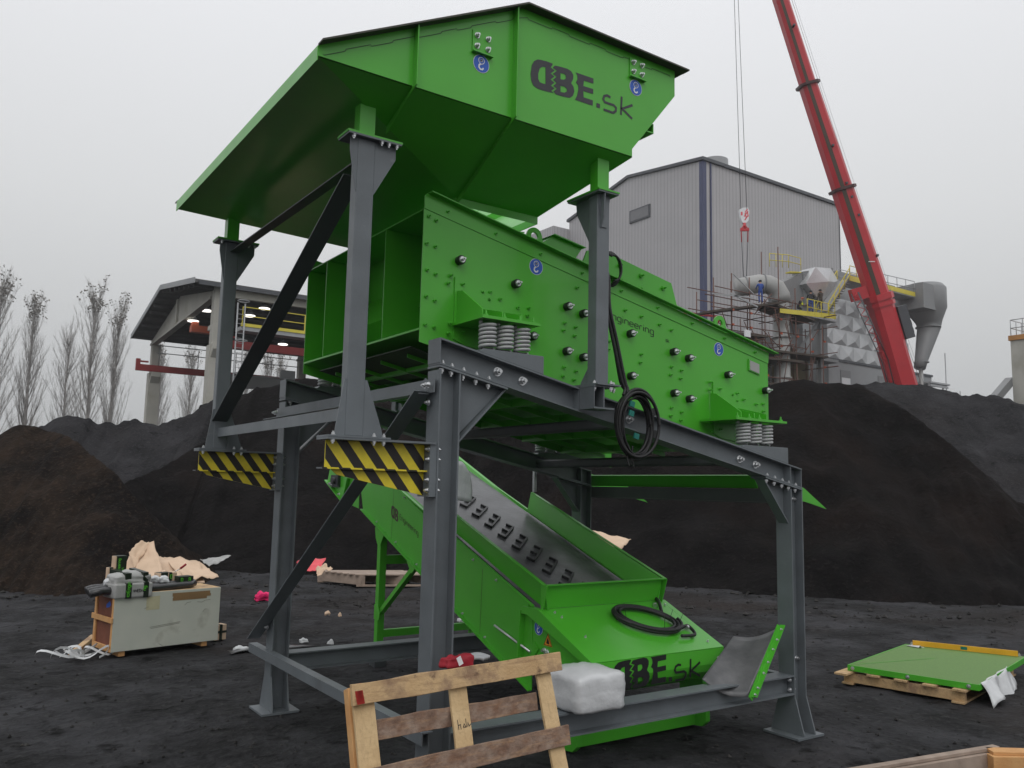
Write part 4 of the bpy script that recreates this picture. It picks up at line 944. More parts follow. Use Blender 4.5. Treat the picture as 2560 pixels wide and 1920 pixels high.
def pbox(a, b, n=5, j=.008, seed=1, crown=0.03):
    """soft wrapped parcel"""
    random.seed(seed); m = MB(); a = Vector(a); b = Vector(b); c = (a + b) / 2; h = (b - a) / 2
    bm = bmesh.new(); bmesh.ops.create_cube(bm, size=2); bmesh.ops.subdivide_edges(bm, edges=bm.edges, cuts=9, use_grid_fill=True)
    for v in bm.verts:
        p = v.co.copy(); q = Vector((p.x, p.y, p.z)); l = (abs(p.x) ** 14 + abs(p.y) ** 14 + abs(p.z) ** 14) ** (1 / 14); p /= l
        w_ = Vector((p.x * h.x, p.y * h.y, p.z * h.z)); k = noise.noise(w_ * 14 + Vector((seed, 0, 0))) * j + noise.noise(w_ * 35 + Vector((seed, 0, 5))) * j * .6
        w_ += p.normalized() * k
        if p.z > 0: w_.z += crown * (1 - p.x ** 2) * (1 - p.y ** 2)
        v.co = w_ + c
    bm.verts.index_update(); m.faces([v.co for v in bm.verts], [[v.index for v in f.verts] for f in bm.faces], True); bm.free(); return m
single('wrapped_parcel', pbox((1.075, -.13, .505), (1.51, .28, .755), seed=4, j=.010, crown=.04), 'plastic_white', 'crumpled white film wrapped parcel on the front bottom beam behind the upright pallet', 'parcel')
# white sheet on the belt
def paper(u, v):
    a = Vector((2.05, 3.20, 2.30)).lerp(Vector((2.0, 2.84, 2.16)), u); b = Vector((2.05, 3.20, 1.88)).lerp(Vector((2.0, 2.79, 1.87)), u)
    p = a.lerp(b, v); p.y -= .03 * sin(pi * v) * u; p.z += .05 * sin(u * pi) * (1 - v); return p
ps = MB(); 
m = sheet_mesh(10, 8, paper); single('white_sheet', m, 'plastic_white', 'bent white plastic sheet lying at the top of the conveyor belt', 'sheet', solid=.002)

# ================================================================ pallets
def log_board(p0, p1, wd, th, up, seed=0, wane=.5):
    """rough sawn board with wavy edges"""
    random.seed(seed); p0 = Vector(p0); p1 = Vector(p1); d = (p1 - p0); L = d.length; d.normalize(); a = Vector(up).normalized(); b = d.cross(a).normalized(); a = b.cross(d)
    N = 14; V = []; 
    for i in range(N + 1):
        t = i / N; c = p0 + d * L * t; e1 = wane * .012 * noise.noise(Vector((t * 5, seed, 0))); e2 = wane * .012 * noise.noise(Vector((t * 5, seed, 7))); ww = wd / 2
        for x, y in ((-ww + e1, -th / 2), (ww + e2, -th / 2), (ww + e2 * .3, th / 2), (-ww + e1 * .3, th / 2)): V.append(c + a * x + b * y)
    F = []
    for i in range(N):
        for k in range(4): F.append((i * 4 + k, i * 4 + (k + 1) % 4, (i + 1) * 4 + (k + 1) % 4, (i + 1) * 4 + k))
    F.append((3, 2, 1, 0)); F.append(tuple(N * 4 + k for k in range(4)))
    m = MB(); m.faces(V, F); return m
PA = thing('upright_pallet', 'rough wooden pallet with a red painted corner standing on edge against the frame', 'pallet', (0, -.6, 0))
def pp(x, z, off=0.0):      # point in the leaning plane of the pallet
    return Vector((x, -.66 + .415 * z - off * .92, z + off * .38))
bx = [((-.680, .872), (.752, .915), .112, 'wood', 1, .06), ((-.575, .700), (.56, .722), .105, 'bark', 2, -.012), ((-.68, .475), (.70, .515), .115, 'bark', 3, .058), ((-.64, .13), (.74, .17), .10, 'wood', 4, .055)]
for (x0, z0), (x1, z1), wd, mt, sd_, off in bx:
    bo_ = obj('board', log_board(pp(x0, z0, off), pp(x1, z1, off), wd, .024 if sd_ != 1 else .03, (0, .2, 1), sd_, 1.2), mt, PA, bevel=.003)
    if sd_ == 1:
        m = MB(); q = [pp(-.668, .921, .0785), pp(-.660, .822, .0785), pp(-.615, .824, .0785), pp(-.622, .923, .0785)]; m.face(q[::-1]); m.face(q); obj('red_paint', m, mat('red_paint', (.50, .03, .02), .6, var=.2), bo_, fix=False)
for xt, xb, w_, z0, z1 in ((-.60, -.615, .125, .86, .05), (.0, -.05, .115, .86, .05), (.625, .60, .11, .87, .05)):
    bo_ = obj('upright', log_board(pp(xt, z0, .022), pp(xb, z1, .022), w_, .022, (1, 0, 0), int(xt * 100) % 17 + 2, .5), 'wood_v', PA, bevel=.003)
    if xt == 0:
        m = MB(); fn = lambda a, b: pp(-.012 + a, .655 + b, .0345)
        for s_ in ([(-.03, -.02), (-.03, .03)], [(-.03, .0), (-.015, .005), (-.015, -.02)], [(0, -.012), (.01, .005), (.018, -.012), (.0, -.01)], [(.025, .03), (.022, -.012)], [(.03, -.012), (.036, .01), (.04, -.01), (.055, .0)]): m.stroke(s_, .004, fn)
        obj('handwriting', m, 'decal_black', bo_, fix=False)
for x in (-.665, .0, .625)[:1]:
    m = MB(); m.bar(pp(x + .04, .92, -.055), pp(x + .02, .1, -.055), .06, .07, (1, 0, 0)); obj('stringer', m, 'wood_orange', PA, bevel=.004)
# glove hanging on the pallet
GX = Vector((-.12, -.02, -.035)); m = pbox((.07, -.27, .995), (.24, -.20, 1.05), seed=8, j=.024, crown=.02); m.v = [v + GX for v in m.v]
GL = thing('work_glove', 'red and grey work glove lying on the top edge of the upright pallet', 'glove', (.15, -.25, .98)); obj('cuff', m, 'red_rag', GL)
m = MB(); random.seed(2); _f = lambda mm: setattr(mm, 'v', [v + GX for v in mm.v])
for k in range(4): m.tube(smooth([(.22, -.24 + .02 * k, 1.03), (.29 + .01 * k, -.25 + .015 * k, 1.035 + .01 * (k % 2)), (.33 + .02 * k, -.26 + .01 * k, 1.025)]), .013, 6)
_f(m); obj('fingers', m, 'galv', GL)
m = MB(); m.bar((.13, -.293, 1.06), (.15, -.296, 1.015), .03, .004, (0, 1, 0)); _f(m); obj('cuff_label', m, 'white', GL)

# pallet on the ground at the right with a fine screen panel on it
o0 = Vector((5.90, 1.02, 0)); ux = Vector((.25, -1.22, 0)).normalized(); uy = Vector((1.95, .42, 0)).normalized()
gp = lambda a, b, z: o0 + ux * a + uy * b + Vector((0, 0, z))
PB = thing('ground_pallet', 'pale wooden pallet lying flat on the black ground under the green screen panel', 'pallet', tuple(o0))
for b0 in (-.12, .80, 1.7):
    m = MB(); m.bar(gp(-.05, b0, .07), gp(1.15, b0, .07), .09, .10); obj('stringer', m, 'wood', PB, bevel=.004)
for i, a in enumerate((.0, .28, .56, .84, 1.12)):
    m = MB(); m.bar(gp(a, -.38 if i == 0 else -.22, .132), gp(a, 1.85, .132), .13, .022); obj('board', m, 'wood', PB, bevel=.003)
for i, a in enumerate((.0, 1.1)):
    m = MB(); m.bar(gp(a, -.2, .011), gp(a, 1.8, .011), .12, .02); obj('board', m, 'wood', PB, bevel=.003)
FP = thing('screen_panel', 'flat green framed panel of fine mesh lying on the pallet at the right', 'panel', tuple(gp(0, 0, .145)))
m = MB(); z0, z1 = .147, .205
P4 = [Vector((5.713, .968, 0)), Vector((6.018, -.265, 0)), Vector((8.05, .22, 0)), Vector((7.543, 1.387, 0))]
for i in range(4):
    a, b = P4[i], P4[(i + 1) % 4]; m.bar(a + Vector((0, 0, (z0 + z1) / 2)), b + Vector((0, 0, (z0 + z1) / 2)), .012, z1 - z0)
obj('frame', m, 'green', FP)
m = MB(); m.hexa([p + Vector((0, 0, z1 - .006)) for p in P4] + [p + Vector((0, 0, z1 - .001)) for p in P4]); mm_ = obj('mesh_infill', m, 'screen_mesh', FP)
m = MB(); m.stroke([(5.76, .95), (6.95, .70)], .012, lambda a, b: (a, b, z1 + .001)); obj('mesh_seam', m, 'green', mm_, fix=False)
for t in (.04, .48, .93): p = P4[0].lerp(P4[1], t); inst('bolt', T_BOLT, FP, p + Vector((0, 0, .178)) - uy * .006, tuple(-uy), 1.2)
for t in (.05, .5, .95): p = P4[2].lerp(P4[3], t); inst('bolt', T_BOLT, FP, p + Vector((0, 0, .205)), (0, 0, 1), 1.2)
m = MB(); pa = Vector((7.53, 1.29, .236)); pb = Vector((7.98, .27, .236)); m.bar(pa, pb, .025, .06); LV = single('spirit_level', m, 'level_yellow', 'yellow spirit level lying along the far edge of the green mesh panel', 'spirit level')
m = MB(); c = pa.lerp(pb, .5) - LV.location; m.bar(c - (pb - pa).normalized() * .035, c + (pb - pa).normalized() * .035, .028, .035); obj('vial', m, 'teal', LV)
def film(u, v):
    p = Vector((6.05, -.26, 0)).lerp(Vector((7.5, .10, 0)), u * .8 + .02) + Vector((.05, -.10, 0)) * v + Vector((0, 0, .215 - .23 * v * (1 - .35 * sin(u * 7))))
    return p + Vector((.03 * sin(u * 17 + v * 4), -.05 * sin(u * 11) * v, .02 * sin(u * 23) * v))
single('plastic_wrap', sheet_mesh(18, 8, film), 'plastic_white', 'torn white plastic film hanging off the corner of the green mesh panel', 'plastic film', solid=.002)
m = sheet_mesh(6, 3, lambda u, v: (7.40 + .12 * u, 1.30 - .16 * v, .212 + .02 * sin(u * 6) * v)); single('plastic_scrap', m, 'plastic_white', 'small scrap of white film on the far left corner of the mesh panel', 'plastic film', solid=.002)

# broken pallet, bottom right edge of the view
PD = thing('lying_pallet', 'tan wooden pallet at the bottom right edge, only one corner in view', 'pallet', (4.3, -1.3, 0))
obj('board', log_board((2.70, -1.02, .135), (4.26, -1.275, .135), .06, .024, (.16, 1, .0), 31, .6), 'wood_grey', PD, bevel=.003)
obj('board', log_board((4.10, -1.30, .135), (5.6, -2.35, .135), .12, .024, (.6, 1, .0), 33, .6), 'wood_orange', PD, bevel=.003)
m = MB(); m.bar((4.05, -1.33, .065), (5.6, -2.30, .065), .09, .115); obj('stringer', m, 'wood_orange', PD, bevel=.004)
m = MB(); m.bar((2.72, -1.05, .062), (4.2, -1.30, .062), .05, .115); obj('stringer', m, 'wood_grey', PD, bevel=.004)
m = MB(); m.bar((4.0, -1.40, .012), (2.9, -2.3, .012), .1, .02); obj('board', m, 'wood_grey', PD, bevel=.004)
# low stack of weathered boards behind the conveyor leg
PE = thing('weathered_pallet', 'weathered grey brown pallet on the ground behind the green conveyor leg', 'pallet', (5.4, 11.6, 0))
e1 = Vector((1.55, -.62, 0)).normalized(); e2 = Vector((-.62, 1.55, 0)).normalized() * -1; q0 = Vector((4.62, 11.2, 0)); gq = lambda a, b, z: q0 + e1 * a - e2 * b + Vector((0, 0, z))
for i in range(7):
    m = MB(); m.bar(gq(-.05, .05 + i * .17, .235), gq(1.7, .05 + i * .17, .235), .13, .025); obj('board', m, 'wood_grey', PE, bevel=.003)
for a in (0.05, .85, 1.6):
    m = MB(); m.bar(gq(a, -.05, .13), gq(a, 1.2, .13), .1, .18); obj('stringer', m, 'wood_grey', PE)
for b in (0, 1.1):
    m = MB(); m.bar(gq(-.05, b, .025), gq(1.7, b, .025), .12, .03); obj('board', m, 'wood_grey', PE)

# ================================================================ white crate and what lies on it
c0 = Vector((-.775, 6.03, 0)); cu = Vector((1.275, .27, 0)).normalized(); cv = Vector((-cu.y, cu.x, 0))
cp = lambda a, b, z: c0 + cu * a + cv * b + Vector((0, 0, z))
CR_ = thing('white_crate', 'grubby white board crate with an orange wooden end frame and brown tape', 'crate', tuple(c0))
CL, CWD, CZ0, CZ1 = 1.30, .56, .06, .705
def cbox(m, a0, a1, b0, b1, z0, z1): return m.hexa([cp(a0, b0, z0), cp(a1, b0, z0), cp(a1, b1, z0), cp(a0, b1, z0), cp(a0, b0, z1), cp(a1, b0, z1), cp(a1, b1, z1), cp(a0, b1, z1)])
m = MB(); cbox(m, 0, CL, 0, .012, CZ0, CZ1); cbox(m, 0, CL, CWD - .012, CWD, CZ0, CZ1); cbox(m, CL - .012, CL, .013, CWD - .013, CZ0, CZ1); side = obj('side_board', m, 'crate_white', CR_, bevel=.002)
m = MB(); cbox(m, .03, CL, .013, CWD - .013, CZ1 - .012, CZ1 + .001); obj('lid', m, 'wood', CR_)
m = MB(); cbox(m, .02, .028, .013, CWD - .013, CZ0, CZ1 - .013); obj('end_board', m, 'brown_panel', CR_)
m = MB(); cbox(m, -.002, .019, 0.002, .055, CZ0, CZ1 - .02); cbox(m, -.002, .019, CWD - .055, CWD, CZ0, CZ1 - .02); cbox(m, -.002, .019, .056, CWD - .056, CZ0, CZ0 + .06); cbox(m, -.024, -.003, -.01, CWD + .02, .385, .445); cbox(m, .10, .17, .02, CWD - .02, 0, CZ0 - .001); cbox(m, 1.1, 1.17, .02, CWD - .02, 0, CZ0 - .001); obj('end_frame', m, 'wood_orange', CR_, bevel=.003)
m = MB()
def cface(m, a0, a1, z0, z1, off=-.0015): m.face([cp(a0, off, z0), cp(a1, off, z0 + (0)), cp(a1, off, z1), cp(a0, off, z1)])
cface(m, .68, 1.16, .635, .675); cface(m, .69, 1.17, .612, .645, -.003); cface(m, .685, 1.12, .585, .620, -.0022); obj('brown_tape', m, 'tape_brown', side, fix=False)
m = MB(); m.flat([[(.37, .50), (.53, .50), (.53, .66), (.37, .65)]], lambda a, b: cp(a, -.0014, b)); obj('yellowed_patch', m, mat('yellowed_patch', (.50, .47, .31), .7, var=.1, vscale=8), side, fix=False)
m = MB()
for P in ([(.43, .30), (.80, .33)], [(.44, .285), (.79, .315)], [(.84, .52), (.87, .55), (.92, .555)], [(1.0, .55), (1.06, .54), (1.10, .56), (1.17, .565)], [(1.08, .42), (1.10, .45), (1.13, .455)], [(.55, .10), (.60, .07)], [(.35, .52), (.40, .54)]): m.stroke(P, .005, lambda a, b: cp(a, -.0015, b))
obj('scratches', m, mat('scratch', (.2, .19, .16), .8), side, fix=False)
m = MB(); m.flat([[(0, .03), (.035, .045), (.05, .08), (.035, .12), (.0, .07)]], lambda a, b: cp(.0195 - .0, .17 - a * 2.6 + .1, .50 + b * 1.0)); obj('blue_mark', m, 'blue', CR_, fix=False)
Z = CZ1 + .002
def tagbox(name, lab, cat, a0, a1, b0, b1, z0, z1, mt, rot=0, bev=.003):
    m = MB(); ca = ((a0 + a1) / 2, (b0 + b1) / 2)
    def R(a, b, z):
        da, db = a - ca[0], b - ca[1]; return cp(ca[0] + da * cos(rot) - db * sin(rot), ca[1] + da * sin(rot) + db * cos(rot), z)
    m.hexa([R(a0, b0, z0), R(a1, b0, z0), R(a1, b1, z0), R(a0, b1, z0), R(a0, b0, z1), R(a1, b0, z1), R(a1, b1, z1), R(a0, b1, z1)])
    o = single(name, m, mt, lab, cat, bevel=bev); return o, R
def bands(o, R, a0, a1, b0, b1, z0, z1, bs, mt='tape_black', vertical=True):
    m = MB(); e = .003
    for s0, s1 in bs:
        if vertical: m.hexa([R(s0, b0 - e, z0), R(s1, b0 - e, z0), R(s1, b1 + e, z0), R(s0, b1 + e, z0), R(s0, b0 - e, z1 + e), R(s1, b0 - e, z1 + e), R(s1, b1 + e, z1 + e), R(s0, b1 + e, z1 + e)])
        else: m.hexa([R(a0 - e, b0 - e, s0), R(a1 + e, b0 - e, s0), R(a1 + e, b1 + e, s0), R(a0 - e, b1 + e, s0), R(a0 - e, b0 - e, s1), R(a1 + e, b0 - e, s1), R(a1 + e, b1 + e, s1), R(a0 - e, b1 + e, s1)])
    m.v = [v - o.location for v in m.v]; ORG[o.name] = Vector((0, 0, 0)); return obj('printed_tape', m, mt, o)
def prints(parent, R, items, b, size, loc):
    m = MB()
    for s_, a, z, vert in items:
        fn = (lambda x, y, a=a, z=z: R(a - y, b, z + x) - loc) if vert else (lambda x, y, a=a, z=z: R(a + x, b, z + y) - loc)
        text(m, s_, size, size * .28, fn)
    return obj('tape_print', m, 'tape_green', parent, fix=False)
# black roll
m = MB()
random.seed(4)
for k in range(5):
    y = .10 + .085 * k; z = Z + .035 + .012 * (k % 2)
    m.tube([cp(-.24 + .02 * k, y, z - .02), cp(-.1, y, z), cp(.2, y + .01, z), cp(.55, y - .01, z), cp(.95, y + .02 - .02 * k, z + .01), cp(1.02, y - .03 * k + .06, z + .02)], .045, 10)
single('black_film_roll', m, 'film_dark', 'folded black plastic film lying along the top of the white crate', 'plastic film')
# grey white bag-like carton with printed tape
o, R = tagbox('taped_bag', 'crumpled white bag bound with printed green tape on the left of the crate', 'bag', -.02, .42, -.03, .33, Z - .05, Z + .12, 'film_grey', .02, .02)
t_ = bands(o, R, -.02, .42, -.03, .33, Z - .05, Z + .12, ((.10, .17), (.31, .37)))
prints(t_, R, (('D', .12, Z - .03, False), ('Engin', .15, Z + .02, True), ('ng', .335, Z + .03, True)), -.035, .026, o.location)
m = MB(); fn = lambda a, b: R(.185 + a, -.0325, Z + .015 + b * 1) - o.location; text(m, 'HHEDnB', .022, .006, fn); ORG[o.name] = Vector((0, 0, 0)); obj('bag_print', m, 'decal_black', o, fix=False)
m = pbox(Vector((0, 0, 0)), Vector((.42, .30, .10)), seed=6, j=.02, crown=.06); m.v = [R(v.x - .01, v.y + .0, Z + .10 + v.z) - o.location for v in m.v]; obj('bag_top', m, 'film_grey', o)
m = MB(); m.hexa([R(a, b, z) - o.location for a, b, z in ((.10, -.0, Z + .12), (.17, -.0, Z + .12), (.12, .31, Z + .20), (.05, .31, Z + .20), (.10, -.0, Z + .235), (.17, -.0, Z + .235), (.12, .31, Z + .265), (.05, .31, Z + .265))]); obj('printed_tape', m, 'tape_black', o)
m = MB(); m.hexa([R(a, b, z) - o.location for a, b, z in ((.31, -.0, Z + .12), (.37, -.0, Z + .12), (.33, .31, Z + .20), (.27, .31, Z + .20), (.31, -.0, Z + .235), (.37, -.0, Z + .235), (.33, .31, Z + .265), (.27, .31, Z + .265))]); obj('printed_tape', m, 'tape_black', o)
# tall carton
o, R = tagbox('tall_carton', 'tall cardboard carton covered in black and green printed tape behind the white bag', 'carton', .13, .27, .40, .50, Z, Z + .40, 'card', .05)
t_ = bands(o, R, .13, .27, .40, .50, Z, Z + .40, ((.145, .267),)); prints(t_, R, (('Engineering', .19, Z + .17, True), ('Engin.', .235, Z + .17, True), ('D.B', .262, Z + .15, True)), .395, .020, o.location)
o, R = tagbox('small_carton', 'small taped carton leaning beside the tall carton on the crate', 'carton', .06, .12, .40, .47, Z, Z + .27, 'card', .02)
t_ = bands(o, R, .06, .12, .40, .47, Z, Z + .27, ((.075, .115),)); prints(t_, R, (('D.B.n', .10, Z + .12, True),), .395, .02, o.location)
o, R = tagbox('open_carton', 'open brown carton with a printed tape strip standing mid crate', 'carton', .60, .82, .22, .36, Z + .05, Z + .19, 'card', .1)
t_ = bands(o, R, .60, .82, .22, .36, Z + .05, Z + .19, ((.61, .70), (.715, .755))); prints(t_, R, (('D', .63, Z + .10, False), ('D', .73, Z + .12, False)), .215, .03, o.location)
o, R = tagbox('flat_carton', 'low dark carton with two green printed letters at the right of the crate top', 'carton', .80, .99, .12, .26, Z + .06, Z + .145, 'tape_black', .05)
ORG[o.name] = Vector((0, 0, 0)); prints(o, R, (('D', .825, Z + .085, False), ('B', .925, Z + .085, False)), .1165, .028, o.location)
o, R = tagbox('brown_carton', 'plain brown carton standing behind the open carton', 'carton', .28, .50, .42, .55, Z, Z + .20, 'card', 0)
m = MB(); m.tube([cp(.78, .2, Z + .20), cp(.85, .2, Z + .235)], .005, 6); sv = single('screwdriver', m, 'zinc', 'screwdriver with a red handle resting on the cartons on the crate', 'screwdriver')
m = MB(); m.tube([cp(.85, .2, Z + .235) - sv.location, cp(.92, .2, Z + .285) - sv.location], .014, 8); ORG[sv.name] = Vector((0, 0, 0)); obj('handle', m, 'red_rag', sv)
# small white fittings
for i, (a, b, lb) in enumerate(((-.05, .20, 'small crumpled white paper at the left end of the crate top'), (.50, .20, 'white plastic nut lying between the cartons on the crate'), (.58, .14, 'white crumpled bag piece in front of the open carton'))):
    m = pbox(cp(a, b, Z + .09), cp(a, b, Z + .09) + Vector((.10, .08, .05)), seed=20 + i, j=.02); single('paper_scrap', m, 'plastic_white', lb, 'scrap')
# cardboard heap behind the crate
def card(P, lab, n=1, mt='card', name='cardboard_sheet'):
    P = [Vector(p) for p in P]
    def f(u, v):
        a = P[0].lerp(P[1], u); b = P[3].lerp(P[2], u); q = a.lerp(b, v); q.z += .05 * noise.noise(Vector((u * 3, v * 3, n))) + .02 * noise.noise(Vector((u * 9, v * 9, n))); q.x += .03 * noise.noise(Vector((u * 4, v * 4, n + 3))); return q
    return single(name, sheet_mesh(14, 10, f), mt, lab, 'cardboard', solid=.006)
g_ = lambda px, py, d: at(px, py, d)
card([g_(300, 1455, 12.6), g_(415, 1462, 12.3), g_(385, 1352, 13.4), g_(322, 1390, 13.2)], 'large torn cardboard flap sticking up behind the crate', 1)
card([g_(322, 1380, 13.0), g_(352, 1352, 13.3), g_(377, 1358, 13.4), g_(335, 1420, 12.8)], 'folded upright end of the torn cardboard', 2)
card([g_(350, 1450, 12.6), g_(512, 1456, 12.4), g_(500, 1404, 13.4), g_(400, 1390, 13.6)], 'middle cardboard sheet of the heap behind the crate', 3)
card([g_(460, 1452, 12.3), g_(547, 1442, 12.6), g_(500, 1405, 13.5), g_(410, 1392, 13.6)], 'flat cardboard sheet ending in a point at the right of the heap', 4)
card([g_(390, 1455, 12.0), g_(465, 1448, 12.2), g_(450, 1428, 12.6), g_(400, 1430, 12.6)], 'creased cardboard edge just above the crate top', 5)
card([g_(213, 1410, 17.6), g_(245, 1412, 17.4), g_(240, 1426, 17.0), g_(228, 1430, 17.0)], 'lone scrap of tan cardboard on the heap left of the tall carton', 6, 'card')
card([g_(500, 1398, 18.0), g_(578, 1389, 18.0), g_(545, 1410, 17.6), g_(520, 1414, 17.4)], 'pale curled paper sheet on the heap right of the cardboard', 7, 'film_grey', 'paper_sheet')
card([g_(734, 1432, 14.6), g_(745, 1402, 14.9), g_(815, 1395, 15.0), g_(800, 1425, 14.6)], 'red and white printed film leaning on the heap behind the far left post', 8, 'red_film', 'printed_film')
card([g_(793, 1438, 14.2), g_(832, 1420, 14.4), g_(812, 1410, 14.6), g_(790, 1420, 14.6)], 'small cardboard piece beside the red printed film', 9)
card([g_(1480, 1326, 17.5), g_(1578, 1348, 17.0), g_(1550, 1376, 16.6), g_(1500, 1350, 16.8)], 'pale cardboard sheet showing behind the right edge of the conveyor', 10)
m = pbox((2.16, 9.95, 0), (2.40, 10.1, .11), seed=30, j=.05); single('pink_rag', m, 'pink', 'bright pink rag on the ground left of the far left post', 'rag')
o, R = tagbox('taped_carton', 'small cardboard carton crossed with printed tape on the ground right of the crate', 'carton', 1.40, 1.56, .28, .42, 0.0, .19, 'card', .1)
bands(o, R, 1.40, 1.56, .28, .42, 0, .19, ((1.46, 1.50),)); bands(o, R, 1.40, 1.56, .28, .42, 0, .19, ((.085, .115),), vertical=False)
m = MB(); m.bar((-1.14, 6.28, .03), (-.80, 7.05, .09), .07, .045); single('timber_offcut', m, 'wood', 'pale timber offcut lying on the ground at the left end of the crate', 'timber')
# tangle of white straps
random.seed(11); m = MB()
for k in range(7):
    c = Vector((-1.28 + .07 * k + random.uniform(-.05, .05), 6.18 + random.uniform(-.12, .12), .03)); ra = random.uniform(.10, .24); rb = random.uniform(.07, .15); ph = random.uniform(0, 6)
    P = [c + Vector((ra * cos(t + ph), rb * sin(t + ph), .05 + .05 * sin(t * 2 + k))) for t in [i * .35 for i in range(14)]]
    for i in range(len(P) - 1):
        w_ = Vector((0, 0, .012)) if k % 2 else Vector((.006, .012, .008)); m.hexa([P[i] - w_, P[i + 1] - w_, P[i + 1] - w_ + Vector((.003, .003, 0)), P[i] - w_ + Vector((.003, .003, 0)), P[i] + w_, P[i + 1] + w_, P[i + 1] + w_ + Vector((.003, .003, 0)), P[i] + w_ + Vector((.003, .003, 0))])
single('strap_bundle', m, 'plastic_white', 'tangle of white packing straps on the ground left of the crate', 'packing straps')
# litter
for i, (x, y, s_, lb) in enumerate(((1.45, 5.95, .10, 'small white film scrap on the ground near the far left post base'), (1.72, 5.7, .06, 'white paper bit on the ground beside the bottom angle'), (.55, 5.75, .16, 'white strap scraps on the ground at the right end of the crate'), (.95, 5.6, .10, 'torn film bit on the ground in front of the taped carton'),
       (2.6, 7.95, .07, 'pale crumb of packaging in front of the weathered pallet'), (4.15, 6.45, .22, 'white film piece on the ground under the conveyor'), (2.75, 7.8, .05, 'tan wood chip on the ground behind the diagonal brace'))):
    single('litter_scrap', pbox((x, y, 0), (x + s_, y + s_ * .6, .035), seed=40 + i, j=.02), 'plastic_white' if i not in (4, 6) else 'card', lb, 'litter')
single('film_strip', sheet_mesh(10, 3, lambda u, v: (.45 + 1.1 * u, 5.55 + .15 * v + .1 * sin(u * 4), .02 + .015 * sin(u * 9 + v * 2))), 'film_dark', 'flat black film strip on the ground right of the crate', 'plastic film', solid=.003)
# ================================================================ ground and coal heaps
def coords(lo, hi, c, fine, growth):
    """grid lines dense around c"""
    R = [c]; s_ = fine; x = c
    while x < hi: x += s_; s_ *= growth; R.append(min(x, hi))
    s_ = fine; x = c
    while x > lo: x -= s_; s_ *= growth; R.append(max(x, lo))
    return sorted(set(R))
xs = coords(-300, 500, 1.0, .07, 1.02); ys = coords(-60, 700, 1.5, .07, 1.02)
def gh(x, y):
    d = sqrt((x - 1) ** 2 + (y - 2) ** 2); a = min(1, max(0, (45 - d) / 20))
    h = (.035 * noise.noise(Vector((x * .5, y * .5, 3))) + .022 * noise.noise(Vector((x * 1.9, y * 1.9, 1))) + .020 * noise.noise(Vector((x * 4.3, y * 4.3, 8))) + .009 * noise.noise(Vector((x * 10, y * 10, 2)))) * a - .006
    k = min(1, max(0, (min(abs(x - .08), abs(x - 3.6)) - .3) / .4, (min(abs(y - .08), abs(y - 2.96)) - .3) / .4))
    return h * k - .004 * (1 - k)
m = MB(); V = [Vector((x, y, gh(x, y))) for y in ys for x in xs]
nx = len(xs)
m.faces(V, [(j * nx + i, j * nx + i + 1, (j + 1) * nx + i + 1, (j + 1) * nx + i) for j in range(len(ys) - 1) for i in range(nx - 1)], True)
gr = obj('ground', m, 'ground', fix=False); gr['kind'] = 'structure'

random.seed(77); m = MB()
for i in range(6500):
    px_ = random.uniform(-60, 2620); t_ = random.random()
    if i < 3300: d = random.uniform(3.6, 15)
    elif i < 5200: d = random.uniform(14.5, 21)
    else: d = random.uniform(3.2, 7)
    q = at(px_, 960, d); x, y = q.x, q.y; r = (.005 + .022 * random.random() ** 4) * (1 + (d > 14.5) * 1.6)
    c = Vector((x, y, gh(x, y) + r * .25)); P6 = [Vector((random.uniform(.6, 1.2) * r * a, random.uniform(.6, 1.2) * r * b, random.uniform(.5, .9) * r * e)) for a, b, e in ((1, 0, 0), (-1, 0, 0), (0, 1, 0), (0, -1, 0), (0, 0, 1), (0, 0, -1))]
    rot = Matrix.Rotation(random.uniform(0, 6.28), 3, 'Z'); m.faces([c + rot @ v for v in P6], [(0, 2, 4), (2, 1, 4), (1, 3, 4), (3, 0, 4), (2, 0, 5), (1, 2, 5), (3, 1, 5), (0, 3, 5)])
gv = obj('gravel', m, mat('coal_crumbs', (.010, .0095, .0095), .8, col2=(.055, .052, .05), vscale=9, spec=.2), fix=False); tag(gv, 'loose coal crumbs and small stones scattered over the yard', 'gravel', kind='stuff')

